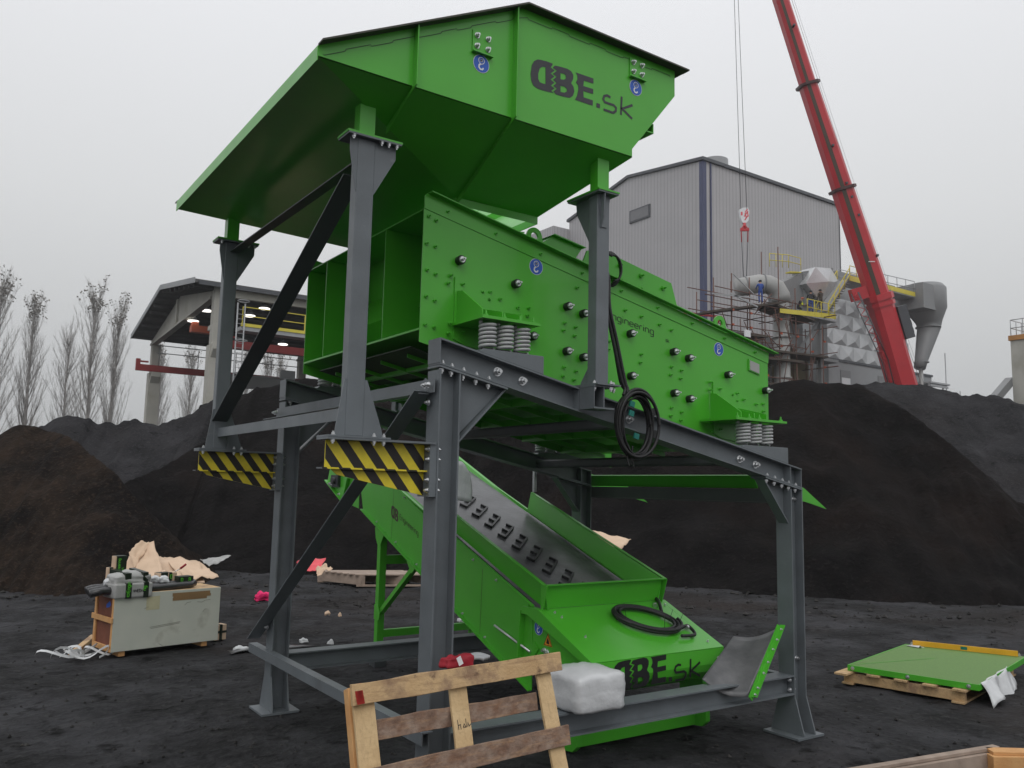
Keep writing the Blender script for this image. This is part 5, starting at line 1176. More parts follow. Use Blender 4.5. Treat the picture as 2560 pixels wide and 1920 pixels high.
def heap(name, lab, crest, mt, slope=.66, nu=150, nv=34, seed=1, back=8, amp=.25, fine=.05):
    """heap of loose material: crest given as (px, py, forward distance); sides fall at the angle of repose"""
    P = [at(px, py, d) for px, py, d in crest]
    # resample crest
    L = [0]
    for i in range(len(P) - 1): L.append(L[-1] + (P[i + 1] - P[i]).length)
    C = []
    for k in range(nu + 1):
        s_ = L[-1] * k / nu; i = max(j for j in range(len(L)) if L[j] <= s_ + 1e-9); i = min(i, len(P) - 2); t = (s_ - L[i]) / max(1e-9, L[i + 1] - L[i])
        C.append(P[i].lerp(P[i + 1], t))
    for _ in range(1): C = [C[0]] + [(C[i - 1] + C[i] * 2 + C[i + 1]) / 4 for i in range(1, nu)] + [C[-1]]
    V = []; fd = Vector((CF.x, CF.y, 0)).normalized()
    for k, c in enumerate(C):
        toc = Vector((CAM_P.x - c.x, CAM_P.y - c.y, 0)).normalized(); toc = (toc - fd).normalized()
        run = max(.4, c.z) / slope
        for j in range(nv + 1):
            v = j / nv * 2 - .7 if False else j / nv
            # v 0..0.72 front foot to crest, then behind
            if v < .72:
                t = v / .72; p = c + toc * run * (1 - t) * 1.07; z = c.z * (t ** 1.15) - .12 * (1 - t)
                q = t
            else:
                t = (v - .72) / .28; p = c - toc * t * back; z = c.z * (1 - t * .95) - .05 * t; q = 1 - t
            w_ = Vector((p.x, p.y, z))
            env = min(1, 4 * abs(1 - q)) if v < .72 else 1
            h = noise.noise(Vector((p.x * .35, p.y * .35, z * .35 + seed))) * amp * 1.6 + noise.noise(Vector((p.x * 1.1, p.y * 1.1, z * 1.1 + seed))) * amp * .7
            f_ = noise.noise(Vector((p.x * 3.5, p.y * 3.5, z * 3.5 + seed))) * fine + noise.noise(Vector((p.x * 9, p.y * 9, z * 9 + seed))) * fine * .5
            # runnels down the slope
            rn = noise.noise(Vector((k * .22, v * 1.2, seed + 9))) * amp * .9
            w_.z += (h + rn) * env * .8 + f_
            w_ += toc * (h * env * .5)
            V.append(w_)
    m = MB(); n1 = nv + 1
    m.faces(V, [(k * n1 + j, (k + 1) * n1 + j, (k + 1) * n1 + j + 1, k * n1 + j + 1) for k in range(nu) for j in range(nv)], True)
    return single(name, m, mt, lab, 'heap', loc=(C[nu // 2].x, C[nu // 2].y, 0), fix=False)
heap('coal_heap', 'tall black coal heap at the right below the crane and the aluminium clad building', [(500, 1010, 34), (700, 965, 33), (1000, 950, 30), (1300, 985, 27), (1700, 1000, 25.5), (1860, 985, 25), (1921, 964, 25), (1966, 949, 25), (2013, 948, 25), (2067, 957, 25), (2122, 960, 25), (2154, 966, 24.8), (2230, 1003, 24), (2302, 1050, 23), (2375, 1108, 22), (2433, 1158, 21.3), (2500, 1215, 20.6), (2560, 1270, 20), (2640, 1340, 19)], 'heap', seed=3, nu=240, nv=60, amp=.28)
heap('coal_heap', 'dusty grey coal heap behind the tall right one, running out of the picture', [(2040, 1010, 33), (2120, 975, 33), (2154, 963, 33), (2200, 957, 33), (2260, 959, 33), (2330, 965, 33), (2375, 980, 32.5), (2405, 990, 32), (2450, 988, 32), (2490, 988, 31.5), (2525, 996, 31), (2560, 1006, 31), (2620, 1030, 30.5), (2700, 1070, 30)], 'heap_light', seed=6, amp=.10, nu=160, nv=50, slope=.5)
heap('coal_heap', 'low black coal heap with a wavy crest in front of the bare poplars', [(-60, 1110, 26), (40, 1090, 27), (110, 1068, 27), (145, 1048, 27), (180, 1042, 27), (215, 1046, 27), (245, 1054, 27.5), (280, 1060, 28), (305, 1060, 28), (325, 1052, 28), (342, 1050, 28), (370, 1058, 28), (395, 1062, 28), (440, 1048, 28.5), (490, 1026, 29), (540, 990, 29.5), (580, 1010, 30), (640, 1030, 30), (700, 1040, 30), (780, 1060, 30)], 'heap_light', seed=9, amp=.12, nu=200, nv=50, slope=.55)
heap('coal_heap', 'smooth dark coal heap rising behind the left hopper stands to the machine', [(150, 1400, 19.6), (200, 1330, 20), (240, 1275, 21), (290, 1215, 22), (420, 1160, 24), (540, 1085, 26), (575, 1028, 27.5), (600, 996, 28), (640, 966, 28.5), (665, 966, 29), (700, 960, 29), (760, 945, 29), (900, 950, 29), (1050, 985, 28), (1200, 1030, 27), (1400, 1080, 26)], 'heap', seed=12, amp=.14, nu=200, nv=60, slope=.62)
heap('soil_heap', 'brown soil and coal heap at the left edge of the picture', [(-260, 1220, 19), (-120, 1150, 20), (-40, 1110, 20.5), (0, 1088, 21), (30, 1065, 21), (72, 1060, 21), (120, 1074, 21), (162, 1083, 20.5), (200, 1106, 20), (232, 1136, 19.5), (262, 1160, 19), (290, 1185, 18.5), (330, 1230, 18), (380, 1290, 17.5), (430, 1350, 17), (475, 1415, 16.8), (510, 1470, 16.6)], 'heap_brown', seed=15, amp=.16, nu=180, nv=60, slope=.60, back=5)

# ================================================================ bare poplars
def poplar_meshes(seed, H=18.0, leafy=True, wide=1.0):
    random.seed(seed); tr = MB(); cr_ = MB(); lf = MB()
    N = 9; T = [Vector((noise.noise(Vector((i * .4, seed, 0))) * .25, noise.noise(Vector((i * .4, seed, 5))) * .25, H * .93 * i / N)) for i in range(N + 1)]
    tr.tube(T, .2, 7, rad=[.19 * (1 - .93 * i / N) + .012 for i in range(N + 1)])
    nb = 85
    for b in range(nb):
        f = .10 + .86 * (b / nb) ** .9 + random.uniform(-.02, .02); f = min(.97, f)
        i = f * N; a = T[int(i)].lerp(T[min(N, int(i) + 1)], i - int(i))
        az = random.uniform(0, 2 * pi); Lb = (H * .37 * (1 - f * .70) * (.45 + .55 * min(1, f * 5))) * random.uniform(.6, 1.15)
        out = random.uniform(.30, .52) * wide * (1.3 - .45 * f); P = [a]; d = Vector((cos(az) * out, sin(az) * out, 1)).normalized(); n = 6
        for k in range(n):
            d = (d + Vector((random.uniform(-.09, .09), random.uniform(-.09, .09), .07))).normalized(); P.append(P[-1] + d * Lb / n)
        r0 = .036 * (1 - f) + .011
        cr_.tube(P, r0, 4, rad=[r0 * (1 - .85 * k / n) for k in range(n + 1)])
        for k in range(1, n + 1):
            for q in range(3):
                az2 = random.uniform(0, 2 * pi); dd = (d * 1.3 + Vector((cos(az2), sin(az2), .3)) * random.uniform(.3, .6)).normalized(); l2 = random.uniform(.5, 1.5) * (1 - .4 * f)
                s0 = P[k - 1].lerp(P[k], random.random()); s1 = s0 + dd * l2 * .5; s2 = s1 + (dd + Vector((0, 0, .25))).normalized() * l2 * .5
                cr_.tube([s0, s1, s2], .012, 3, rad=[.009, .007, .004])
                for _ in range(1):
                    az3 = random.uniform(0, 2 * pi); e = s1 + (dd + Vector((cos(az3), sin(az3), .4)) * .5).normalized() * random.uniform(.2, .6)
                    cr_.tube([s1, e], .008, 3, rad=[.006, .003])
                if leafy and s2.z > H * .86 and random.random() < .20:
                    for _ in range(4):
                        c = s2 + Vector((random.uniform(-.2, .2), random.uniform(-.2, .2), random.uniform(-.25, .15))); u = Vector((random.uniform(-1, 1), random.uniform(-1, 1), random.uniform(-1, 1))).normalized() * .055; v = u.cross(Vector((random.random(), random.random(), 1))).normalized() * .06
                        lf.face([c - u - v, c + u - v, c + u + v, c - u + v])
    return tr, cr_, lf
def tree(px, ytop, dist, proto, lab, zb=3.0, wide=1.0, name='bare_poplar', base_py=None):
    top_ = at(px, ytop, dist); b0 = Vector((top_.x, top_.y, 0)); H = top_.z
    tr, cr_, lf = poplar_meshes(proto, 18.0, leafy=(name == 'bare_poplar'), wide=wide)
    k = H / 18.0; r = thing(name, lab, 'tree', tuple(b0), 'bare trees beyond the coal heaps')
    for mb in (tr, cr_, lf): mb.v = [Vector((v.x * k, v.y * k, v.z * k)) + b0 for v in mb.v]
    obj('trunk', tr, 'tree', r, fix=False); c = obj('crown', cr_, 'tree', r, fix=False)
    if lf.f: obj('dead_leaves', lf, 'leaf', c, fix=False)
    return r
P1 = tree(12, 672, 88, 21, 'tall bare poplar at the left edge of the picture')
tree(92, 725, 92, 22, 'slim bare poplar second from the left edge', wide=.7)
tree(180, 800, 96, 23, 'shorter wide spreading bare tree between the two clumps of poplars', wide=1.5, name='bare_tree')
tree(245, 704, 88, 24, 'big many stemmed bare poplar left of the crane hall', wide=.95)
tree(302, 745, 90, 25, 'narrow bare poplar leaning on the right side of the big one', wide=.55)
tree(408, 850, 110, 26, 'bare poplar seen through the open bay of the hall, left one', wide=.8)
tree(483, 862, 112, 27, 'bare poplar seen through the open bay of the hall, right one', wide=.8)
tree(620, 868, 115, 28, 'bare poplar behind the slanting black brace', wide=.9)
tree(672, 872, 115, 29, 'bare poplar glimpsed under the crane beam right of the black brace', wide=.9)
tree(705, 880, 118, 30, 'bare poplar glimpsed just left of the green screen', wide=.9)

# ================================================================ open crane hall, left
HL = thing('crane_hall', 'open sided pale concrete crane hall with a dark roof and lit lamps', 'hall', (10.8, 48.2, 0))
hx0, hx1 = 9.6, 62.0; ye0, yr_, ye1 = 47.5, 57.2, 66.9; ze, zr, ze1 = 14.05, 15.40, 13.20
zroof = lambda y: (ze + (zr - ze) * (y - ye0) / (yr_ - ye0)) if y < yr_ else (zr + (ze1 - zr) * (y - yr_) / (ye1 - yr_))
m = MB(); m.yz([(ye0, ze), (yr_, zr), (ye1, ze1), (ye1, ze1 + .22), (yr_, zr + .22), (ye0, ze + .22)], hx0, hx1); rf = obj('roof', m, 'roof_under', HL)
m = MB(); m.yz([(ye0 - .02, ze - .05), (yr_, zr - .05), (ye1 + .02, ze1 - .05), (ye1 + .02, ze1 + .30), (yr_, zr + .30), (ye0 - .02, ze + .30)], hx0 - .06, hx0 - .003); obj('fascia', m, 'grey_panel', rf)
m = MB()
for i in range(15):
    y = ye0 + .8 + i * (ye1 - ye0 - 1.6) / 14; z = zroof(y); m.box((hx0 + .1, y - .09, z - .28), (hx1 - .1, y + .09, z - .03))
obj('purlin', m, 'purlin', rf)
yc0, yc1 = 48.2, 65.6
for xf in (10.8, 22.8, 34.8, 46.8, 58.8):
    m = MB(); t_ = zroof(yc0) - .3
    poly = [(yc0 + .6, 13.40), (yc1 + .4, 12.62), (yc1 + .4, 13.0), (yr_, zr - .30), (yc0 + .6, zroof(yc0 + .6) - .30)]
    m.yz(poly, xf + .15, xf + .50)
    m.yz([(yc0 + .6, 13.40), (yc1 + .4, 12.62), (yc1 + .4, 12.80), (yc0 + .6, 13.58)], xf + .05, xf + .15)
    obj('gable_beam', m, 'concrete', HL)
    for yc in (yc0, yc1):
        m = MB(); m.box((xf, yc - .35, 0), (xf + .85, yc + .45, 10.4)); m.box((xf + .12, yc - .25, 10.4), (xf + .75, yc + .35, (12.7 if yc == yc1 else zroof(yc) - .06)))
        m.yz([(yc - .35, 9.6), (yc - .75, 10.1), (yc - .75, 10.45), (yc - .35, 10.45)], xf + .1, xf + .75); m.box((xf + .1, yc - .24, 11.4), (xf + .7, yc + .8, 11.7)) if yc == yc0 else None
        obj('column', m, 'concrete', HL)
m = MB(); m.box((11.5, yc0 - .4, 13.5), (60, yc0 - .1, 14.05)); obj('eaves_beam', m, 'concrete', HL)
m = MB(); m.box((hx0 + .2, ye0 - .18, ze - .12), (hx1, ye0 - .03, ze + .12)); obj('gutter', m, 'trim_dark', rf)
for yc, x0_ in ((yc0 + .85, 11.8), (yc1 - .55, 9.75)):
    m = MB(); m.box((x0_, yc - .15, 10.48), (60, yc + .15, 10.98)); m.box((x0_, yc - .15, 10.98), (x0_ + .3, yc + .15, 11.4)); m.box((x0_ + .1, yc - .05, 11.15), (x0_ + .9, yc + .05, 11.28)); obj('crane_rail', m, 'red_steel', HL)
m = MB()
for z in (12.0, 12.6): m.tube([(11.2, yc1 - .5, z), (60, yc1 - .5, z)], .035, 4)
for i in range(17): m.tube([(11.4 + i * 3, yc1 - .5, 11.0), (11.4 + i * 3, yc1 - .5, 12.6)], .03, 4)
obj('handrail', m, 'galv', HL)
# access gallery in yellow and ladder on the near side
m = MB(); m.box((12.35, 47.0, 11.35), (40, 48.0, 11.60)); obj('gallery_floor', m, 'galv', HL)
m = MB(); m.box((12.35, 46.95, 11.605), (40, 47.0, 11.80))
for z in (12.25, 12.80): m.box((12.4, 46.96, z), (40, 47.0, z + .05))
for i in range(16): m.box((12.4 + i * 1.0 + (0 if i else 0), 46.95, 11.8), (12.46 + i * 1.0, 47.01, 12.85)) if i % 2 == 0 else None
obj('gallery_rail', m, 'rail_yellow', HL)
m = MB()
for x in (12.05, 12.50): m.tube([(x, 46.8, 3), (x, 46.8, 13.0)], .05, 5)
for i in range(28): m.tube([(12.05, 46.8, 4.5 + i * .3), (12.5, 46.8, 4.5 + i * .3)], .018, 4)
for z in (8.6, 10.6, 13.05): m.tube([(12.27 + .36 * cos(t), 46.75 - .36 + .36 * sin(t), z) for t in [i * pi / 5 for i in range(10)]], .03, 4, closed=True)
obj('ladder', m, 'galv', HL)
m = MB(); m.box((11.3, 54.8, 12.25), (13.0, 55.4, 12.72)); m.box((11.35, 54.8, 12.72), (11.75, 55.4, 13.0)); br_ = obj('overhead_crane', m, 'crane_orange', HL)
m = MB(); m.box((12.0, 49.5, 8.1), (60, 50.0, 8.9)); obj('inner_crane_beam', m, 'purlin', HL)
m = MB()
for i in range(9): m.bar((14.5 + i * .9, 52 + i * 1.4, 7.9 + i * .18), (14.5 + i * .9, 52 + i * 1.4, 9.2 + i * .18), .05, .05)
m.bar((13.5, 50.5, 9.0), (24, 66.5, 11.2), .05, .05); m.bar((13.5, 50.5, 8.4), (24, 66.5, 10.5), .04, .04); m.bar((13.5, 50.5, 7.6), (24, 66.5, 9.7), .5, .35); obj('crane_bridge', m, 'galv', HL)
m = MB(); m.box((18.2, 56.2, 8.5), (19.3, 56.4, 10.4)); obj('notice_board', m, 'grey_panel', HL)
for px, py in ((483, 804), (516, 778), (624, 791), (661, 773), (707, 862)):
    d = 58 if px < 600 else 57
    if px == 707: d = 66
    p = at(px, py, d); m = MB(); m.cyl(p, p + Vector((0, 0, .06)), .37, 16); lm = obj('lamp', m, 'lamp', HL)
    m = MB(); m.cyl(p + Vector((0, 0, .085)), p + Vector((0, 0, .45)), .30, 14, r1=.1); obj('lamp_housing', m, 'trim_dark', lm)
m = MB(); m.yz([(57.4, 14.9), (57.75, 14.9), (57.75, 13.2), (57.4, 13.2)], 10.80, 10.94); obj('down_pipe', m, 'concrete', HL)

# ================================================================ big clad mill building, right
MBD = thing('mill_building', 'tall grey clad industrial building with dark blue corner trim and a roof chimney', 'building', (58.88, 51.97, 0))
bx0, bx1, by0, bye = 58.88, 81.5, 51.97, 73.6; zev = 35.3; yrg = 63.0; zrg = 36.75
m = MB(); m.yz([(by0, 0), (bye, 0), (bye, 34.4), (yrg, zrg), (by0, zev)], bx0, bx1); wl = obj('wall', m, 'cladding', MBD)
m = MB(); m.yz([(by0 - .25, zev + .02), (yrg, zrg + .02), (bye + .25, 34.42), (bye + .25, 34.72), (yrg, zrg + .32), (by0 - .25, zev + .35)], bx0 - .25, bx1 + .25); rf = obj('roof', m, 'trim_dark', MBD)
m = MB(); m.cyl((65.7, 56.5, 35.2), (65.7, 56.5, 38.4), 1.45, 24); obj('chimney', m, 'duct_dark', rf)
m = MB(); m.box((bx0 - .06, by0 - .06, 0), (bx0 + .45, by0 + .45, zev)); m.box((bx0 + 1.0, by0 - .12, 0), (bx0 + 1.16, by0 - .005, zev)); obj('corner_trim', m, 'trim_blue', wl)
m = MB(); m.box((bx1 - .02, by0 - .06, 0), (bx1 + .1, by0 + .2, zev)); obj('corner_trim', m, 'trim_dark', wl)
m = MB(); m.box((bx0 - .12, 59.5, 31.40), (bx0 - .004, 62.7, 32.85)); wf = obj('window_frame', m, 'trim_dark', wl)
m = MB(); m.box((bx0 - .15, 59.7, 31.58), (bx0 - .121, 62.5, 32.68)); obj('pane', m, 'glass', wf)
m = MB(); m.box((70, 73.7, 0), (81, 92, 32)); m.xz([(56.5, 0), (66, 0), (66, 33.5), (56.5, 33.5)], 73.65, 90); obj('rear_wing', m, 'cladding', MBD)

# ================================================================ aluminium clad filter house, right
BH = thing('filter_house', 'aluminium clad plant house with diamond pattern cladding on a light grey base', 'building', (59.3, 38.7, 0))
yq = 38.69
m = MB(); m.box((59.3, yq - .3, 0), (75.4, 43, 13.55)); bs = obj('base', m, 'grey_panel', BH)
m = MB(); m.box((59.2, yq - .4, 13.45), (75.5, yq - .31, 13.65)); obj('base_trim', m, 'trim_dark', bs)
for x in (60.95, 66.5):
    m = MB(); m.box((x, yq - .34, 11.4), (x + 1.45, yq - .302, 12.75)); wf = obj('window', m, 'duct_dark', bs); m = MB(); m.box((x + .12, yq - .37, 11.4), (x + 1.33, yq - .342, 12.1)); obj('pane', m, 'white', wf)
m = MB(); m.xz([(59.85, 13.68), (59.95, 17.7), (63.2, 20.6), (72.3, 20.6), (72.3, 13.68)], yq + .25, 42.5); wl = obj('wall', m, 'alu_side', BH)
# diamond lagging: rows of shallow pyramids
m = MB(); rows = 5; cw = 1.95; zh = 1.38; k = 0
x_at = lambda z: 59.9 if z < 17.7 else 59.95 + (z - 17.7) * 1.12
z = 13.7
while z < 20.5:
    for half in (0, 1):
        xx = 59.9 + (cw / 2 if half else 0)
    r = int(round((z - 13.7) / zh)); x = 59.9 - (cw / 2 if r % 2 else 0)
    while x < 72.3:
        c = Vector((x + cw / 2, yq - (.20 if z < 18 else .12), z + zh * .62)); a = Vector((x, yq + .245, z)); b = Vector((x + cw, yq + .245, z)); t = Vector((x + cw / 2, yq + .245, z + zh))
        if min(a.x, b.x) >= x_at(z + zh) - 1.3 and b.x <= 72.6 and z + zh < 20.9:
            tl = Vector((x, yq + .245, z + zh)); tr_ = Vector((x + cw, yq + .245, z + zh)); bm_ = Vector((x + cw / 2, yq + .245, z)); cc = Vector((x + cw / 2, yq + .08, z + zh * .35))
            m.face([a, bm_, cc]); m.face([bm_, b, cc]); m.face([b, tr_, cc]); m.face([tr_, t, cc]); m.face([t, tl, cc]); m.face([tl, a, cc])
        x += cw
    z += zh
obj('diamond_cladding', m, 'alu', wl, fix=False)
m = MB(); m.box((59.35, yq + .1, 13.7), (59.83, 40, 19.3)); obj('corner_column', m, 'duct_dark', BH)
# upper hopper shapes and big round duct
m = MB(); m.hexa([(53.0, 38.2, 16.6), (57.4, 38.2, 16.6), (57.4, 39.3, 16.6), (53.0, 39.3, 16.6), (52.5, 38.0, 18.9), (55.4, 38.0, 20.2), (55.4, 39.3, 20.2), (52.5, 39.3, 18.9)])
m.hexa([(55.6, 37.9, 17.6), (59.3, 37.9, 18.6), (59.3, 39, 18.6), (55.6, 39, 17.6), (55.5, 37.9, 20.4), (59.6, 37.9, 21.4), (59.6, 39, 21.4), (55.5, 39, 20.4)]); obj('inclined_casing', m, 'duct_dark', BH)
m = MB(); F_ = [Vector((57.25 + (x - 58.4) * .80, y, 19.55 + (z - 21.0) * .80)) for x, y, z in ((55.8, 37.4, 20.6), (57.4, 37.4, 22.6), (60.0, 37.4, 22.9), (61.6, 37.4, 21.6), (60.6, 37.4, 19.7), (58.2, 37.4, 18.9))]; c = Vector((57.6, 36.95, 19.7))
for i in range(6): m.face([F_[i], F_[(i + 1) % 6], c])
for i in range(6): a, b = F_[i], F_[(i + 1) % 6]; m.face([a, a + Vector((0, 1.5, 0)), b + Vector((0, 1.5, 0)), b])
obj('faceted_cover', m, 'alu', BH, fix=False)
m = MB(); m.box((63.2, 40, 20.6), (72.5, 43, 22.2)); obj('upper_casing', m, 'duct_dark', BH)
DX, DY = 51.65, 37.2
DP = thing('round_duct', 'large grey round duct bending down in front of the tall building', 'duct', (DX, DY, 0))
m = MB(); m.cyl((DX, DY, 3), (DX, DY, 17.1), .62, 22)
for z in (8.2, 11.0, 14.2, 17.1): m.cyl((DX, DY, z), (DX, DY, z + .12), .72, 22)
obj('vertical_duct', m, 'duct', DP)
m = MB(); P = [(DX, DY, 17.15), (DX - .05, DY, 17.6), (DX - .35, DY + .15, 18.2), (DX - .9, DY + .5, 18.5), (DX - 1.5, DY + .9, 18.55), (DX - 2.1, DY + 1.3, 18.4), (DX - 3.0, DY + 1.9, 18.15)]; m.tube(P, .74, 22); obj('duct_elbow', m, 'duct', DP)
for p, d in (((DX - 1.15, DY + .68, 18.54), (-.8, .55, .0)), ((DX - 2.3, DY + 1.46, 18.38), (-.8, .6, -.2))):
    m = MB(); p = Vector(p); d = Vector(d).normalized(); m.cyl(p, p + d * .10, .81, 22); obj('duct_flange', m, 'duct_dark', DP)
CY = thing('cyclone', 'grey bent cyclone duct with flanges at the right end of the plant house', 'duct', (71, 36.2, 12))
m = MB(); ringz = [((70.6, 13.7), .50), ((70.9, 14.4), .55), ((71.9, 16.6), .85), ((72.4, 17.6), .98), ((72.45, 18.2), 1.15), ((72.1, 19.3), 1.75), ((72.0, 21.2), 1.8), ((72.0, 21.6), 1.5)]
m.tube([(x, 36.8, z) for (x, z), r in ringz], 1, 22, rad=[r for _, r in ringz]); obj('cone', m, 'duct_dark', CY)
for (x, z), r in (((70.95, 14.2), .56), ((72.3, 17.6), 1.02), ((72.2, 19.2), 1.52), ((72.0, 20.7), 1.60)):
    m = MB(); m.cyl((x, 36.8, z), (x, 36.8, z + .10), r + .08, 22); obj('flange', m, 'duct_dark', CY)
m = MB(); m.box((69.2, 35.4, 18.9), (71.2, 38.5, 21.2)); obj('inlet_box', m, 'duct_dark', CY)
m = MB(); m.cyl((70.8, 36.8, 5), (70.8, 36.8, 13.9), .18, 10); obj('outlet_pipe', m, 'duct', CY)
# platforms, stairs, railings
PF = thing('access_stairs', 'yellow railed access platforms and grey stairs on the plant house', 'stairs', (56, 36, 10))
def railing(m, pts, h=1.1, post=.7, r=.035):
    for z in (.55, h): m.tube([Vector(p) + Vector((0, 0, z)) for p in pts], r, 4)
    for i in range(len(pts) - 1):
        a, b = Vector(pts[i]), Vector(pts[i + 1]); n = max(1, int((b - a).length / post))
        for k in range(n + 1): q = a.lerp(b, k / n); m.tube([q, q + Vector((0, 0, h))], r, 4)
m = MB(); m.box((51.9, 35.0, 16.1), (57.4, 36.4, 16.25)); m.bar((56.4, 35.6, 16.9), (59.3, 35.6, 20.0), 1.0, .12); obj('lower_floor', m, 'galv', PF)
m = MB(); m.hexa([(50.2, 34.98, 15.9), (57.3, 34.98, 16.35), (57.3, 35.0, 16.35), (50.2, 35.0, 15.9), (50.2, 34.98, 16.25), (57.3, 34.98, 16.75), (57.3, 35.0, 16.75), (50.2, 35.0, 16.25)]); obj('toe_board', m, 'rail_yellow', PF)
m = MB(); m.box((59.3, 35.0, 19.9), (69.2, 36.6, 20.1)); obj('upper_floor', m, 'galv', PF)
m = MB(); m.box((59.3, 34.96, 19.9), (62.2, 34.99, 20.35)); m.box((64.8, 34.96, 20.0), (69.2, 34.99, 20.4)); obj('toe_board', m, 'rail_yellow', PF)
m = MB(); railing(m, [(53.6, 35.0, 16.3), (57.2, 35.0, 16.3)], 1.2, .9); railing(m, [(56.4, 35.0, 16.5), (59.4, 35.0, 19.9)], 1.1, 1.0, .05); railing(m, [(56.4, 36.2, 16.5), (59.4, 36.2, 19.9)], 1.1, 1.0, .05)
railing(m, [(59.4, 35.0, 20.0), (62.2, 35.0, 20.0)], 1.2); obj('yellow_railing', m, 'rail_yellow', PF)
m = MB(); railing(m, [(51.6, 37.0, 20.2), (54.0, 37.0, 20.5), (55.6, 37.0, 20.5)], 1.1, .8); obj('yellow_railing', m, 'rail_yellow', PF)
m = MB(); m.bar((53.9, 37.0, 20.1), (55.3, 37.0, 20.3), .5, .1); obj('upper_landing', m, 'rail_yellow', PF)
m = MB(); railing(m, [(62.2, 35.0, 20.0), (69.2, 35.0, 20.2)], 1.2, 1.3); railing(m, [(62.2, 38.0, 20.8), (69.2, 38.0, 20.9)], 1.2, 1.4); obj('grey_railing', m, 'galv', PF)
m = MB()
for i in range(13): t = i / 13; m.box((56.5 + 2.8 * t, 35.05, 16.75 + 3.1 * t), (56.8 + 2.8 * t, 36.15, 16.80 + 3.1 * t))
obj('tread', m, 'galv', PF)
m = MB(); m.bar((56.0, 35.6, 9), (56.0, 35.6, 16.0), .3, .3); m.bar((55.8, 35.6, 16.0), (54.5, 36.8, 13.4), .2, .2); m.box((55.5, 36.0, 13.0), (59, 37.5, 13.25)); m.box((53.6, 36.8, 13.8), (55.4, 38.0, 16.0)); obj('support_steel', m, 'duct_dark', PF)
# scaffolding
SF = thing('scaffolding', 'rusty tube scaffolding with dark plank decks round the duct', 'scaffolding', (48, 36, 6))
random.seed(5); m = MB()
XSf = [43.0, 44.9, 46.9, 48.7, 50.4, 52.4, 54.2, 55.8]
for i, x in enumerate(XSf):
    for y in (35.2, 36.9):
        zt_ = 18.2 if i in (1, 2, 4, 5) else (16.8 if i < 4 else 15.6)
        if i == 4: zt_ = 21.2
        m.tube([(x + random.uniform(-.08, .08), y, 4), (x + random.uniform(-.08, .08), y, zt_)], .045, 5)
for z in (8.1, 9.6, 10.9, 12.2, 13.3, 14.3, 15.4, 16.3, 17.0):
    for y in (35.15, 36.95):
        x0_ = 42.5 + random.uniform(-.5, 1.5) if z > 11 else 46.5; x1_ = random.uniform(53.5, 56.3)
        m.tube([(x0_, y, z + random.uniform(-.15, .1)), (x1_, y, z + random.uniform(-.1, .25))], .04, 5)
for i in range(40):
    x = random.uniform(43, 54.5); z = random.uniform(7, 15.5); m.tube([(x, 35.1, z), (x + random.uniform(-2.2, 2.2), 35.1, z + random.uniform(1.0, 2.4))], .035, 5)
for i in range(22):
    x = random.choice(XSf) + random.uniform(-.1, .1); z = random.choice((9.6, 12.2, 13.3, 15.4, 16.3)); m.tube([(x, 33.9, z), (x, 37.2, z)], .035, 4)
obj('tube', m, 'rust', SF)
m = MB()
for (x0_, x1_, z0_, z1_) in ((42.6, 51.0, 15.0, 16.9), (50.0, 54.6, 16.5, 15.9), (49.5, 56.2, 12.9, 13.1), (45.5, 53.0, 12.1, 12.4), (47.5, 56.2, 10.2, 10.9), (43.6, 48.8, 13.6, 13.9)):
    m.hexa([(x0_, 35.0, z0_ - .1), (x1_, 35.0, z1_ - .1), (x1_, 37.0, z1_ - .1), (x0_, 37.0, z0_ - .1), (x0_, 35.0, z0_ + .06), (x1_, 35.0, z1_ + .06), (x1_, 37.0, z1_ + .06), (x0_, 37.0, z0_ + .06)])
obj('plank_deck', m, 'plank', SF)
m = MB(); m.bar((44.6, 35.0, 16.6), (47.6, 35.0, 16.0), .06, .12); m.bar((44.9, 35.0, 18.1), (47.2, 35.0, 16.9), .06, .08); m.bar((42.6, 35.0, 16.3), (47, 35.0, 16.6), .06, .09); obj('pale_tube', m, 'galv', SF)
m = MB()
for i in range(46):
    x = random.choice(XSf); z = random.choice((8.1, 9.6, 10.9, 12.2, 13.3, 14.3, 15.4)); m.box((x - .08, 34.98, z - .06), (x + .08, 35.1, z + .08))
obj('coupler', m, 'crane_orange', SF)
# red stair tower, white tank and insulation behind the scaffold
RT = thing('red_stair_tower', 'red steel stair tower behind the left end of the scaffolding', 'stair tower', (44, 38, 6))
m = MB()
for x in (43.0, 44.6, 46.4, 47.0): m.bar((x, 38, 6), (x, 38, 15.6), .16, .16)
for z in (9.5, 12.2, 14.4, 15.4): m.bar((43, 38, z), (47, 38, z + .2), .12, .16)
for a, b in (((43, 9.6), (46.4, 12.2)), ((46.6, 12.2), (43.1, 14.4)), ((44.2, 13.0), (46.9, 15.6)), ((43.2, 11.2), (46.9, 12.9))): m.bar((a[0], 37.9, a[1]), (b[0], 37.9, b[1]), .14, .22)
obj('frame', m, mat('stair_red', (.38, .02, .03), .5, var=.1, vscale=1), RT)
m = MB()
for i in range(10): m.box((44.0 + i * .24, 37.6, 10.6 + i * .20), (44.4 + i * .24, 38.0, 10.65 + i * .20))
obj('step', m, 'galv', RT)
single('site_lamp', MB().box((44.6, 34.9, 13.2), (45.2, 35.0, 13.7)), 'white', 'small white lamp panel on a pole by the red stair tower', 'lamp')
m = MB(); m.box((48.6, 38.4, 10.6), (51.9, 39.8, 12.6)); m.xz([(48.6, 12.6), (51.9, 12.6), (51.4, 13.2), (49.0, 13.2)], 38.4, 39.8); single('white_tank', m, 'grey_panel', 'boxy pale casing behind the scaffolding left of the duct column', 'casing')
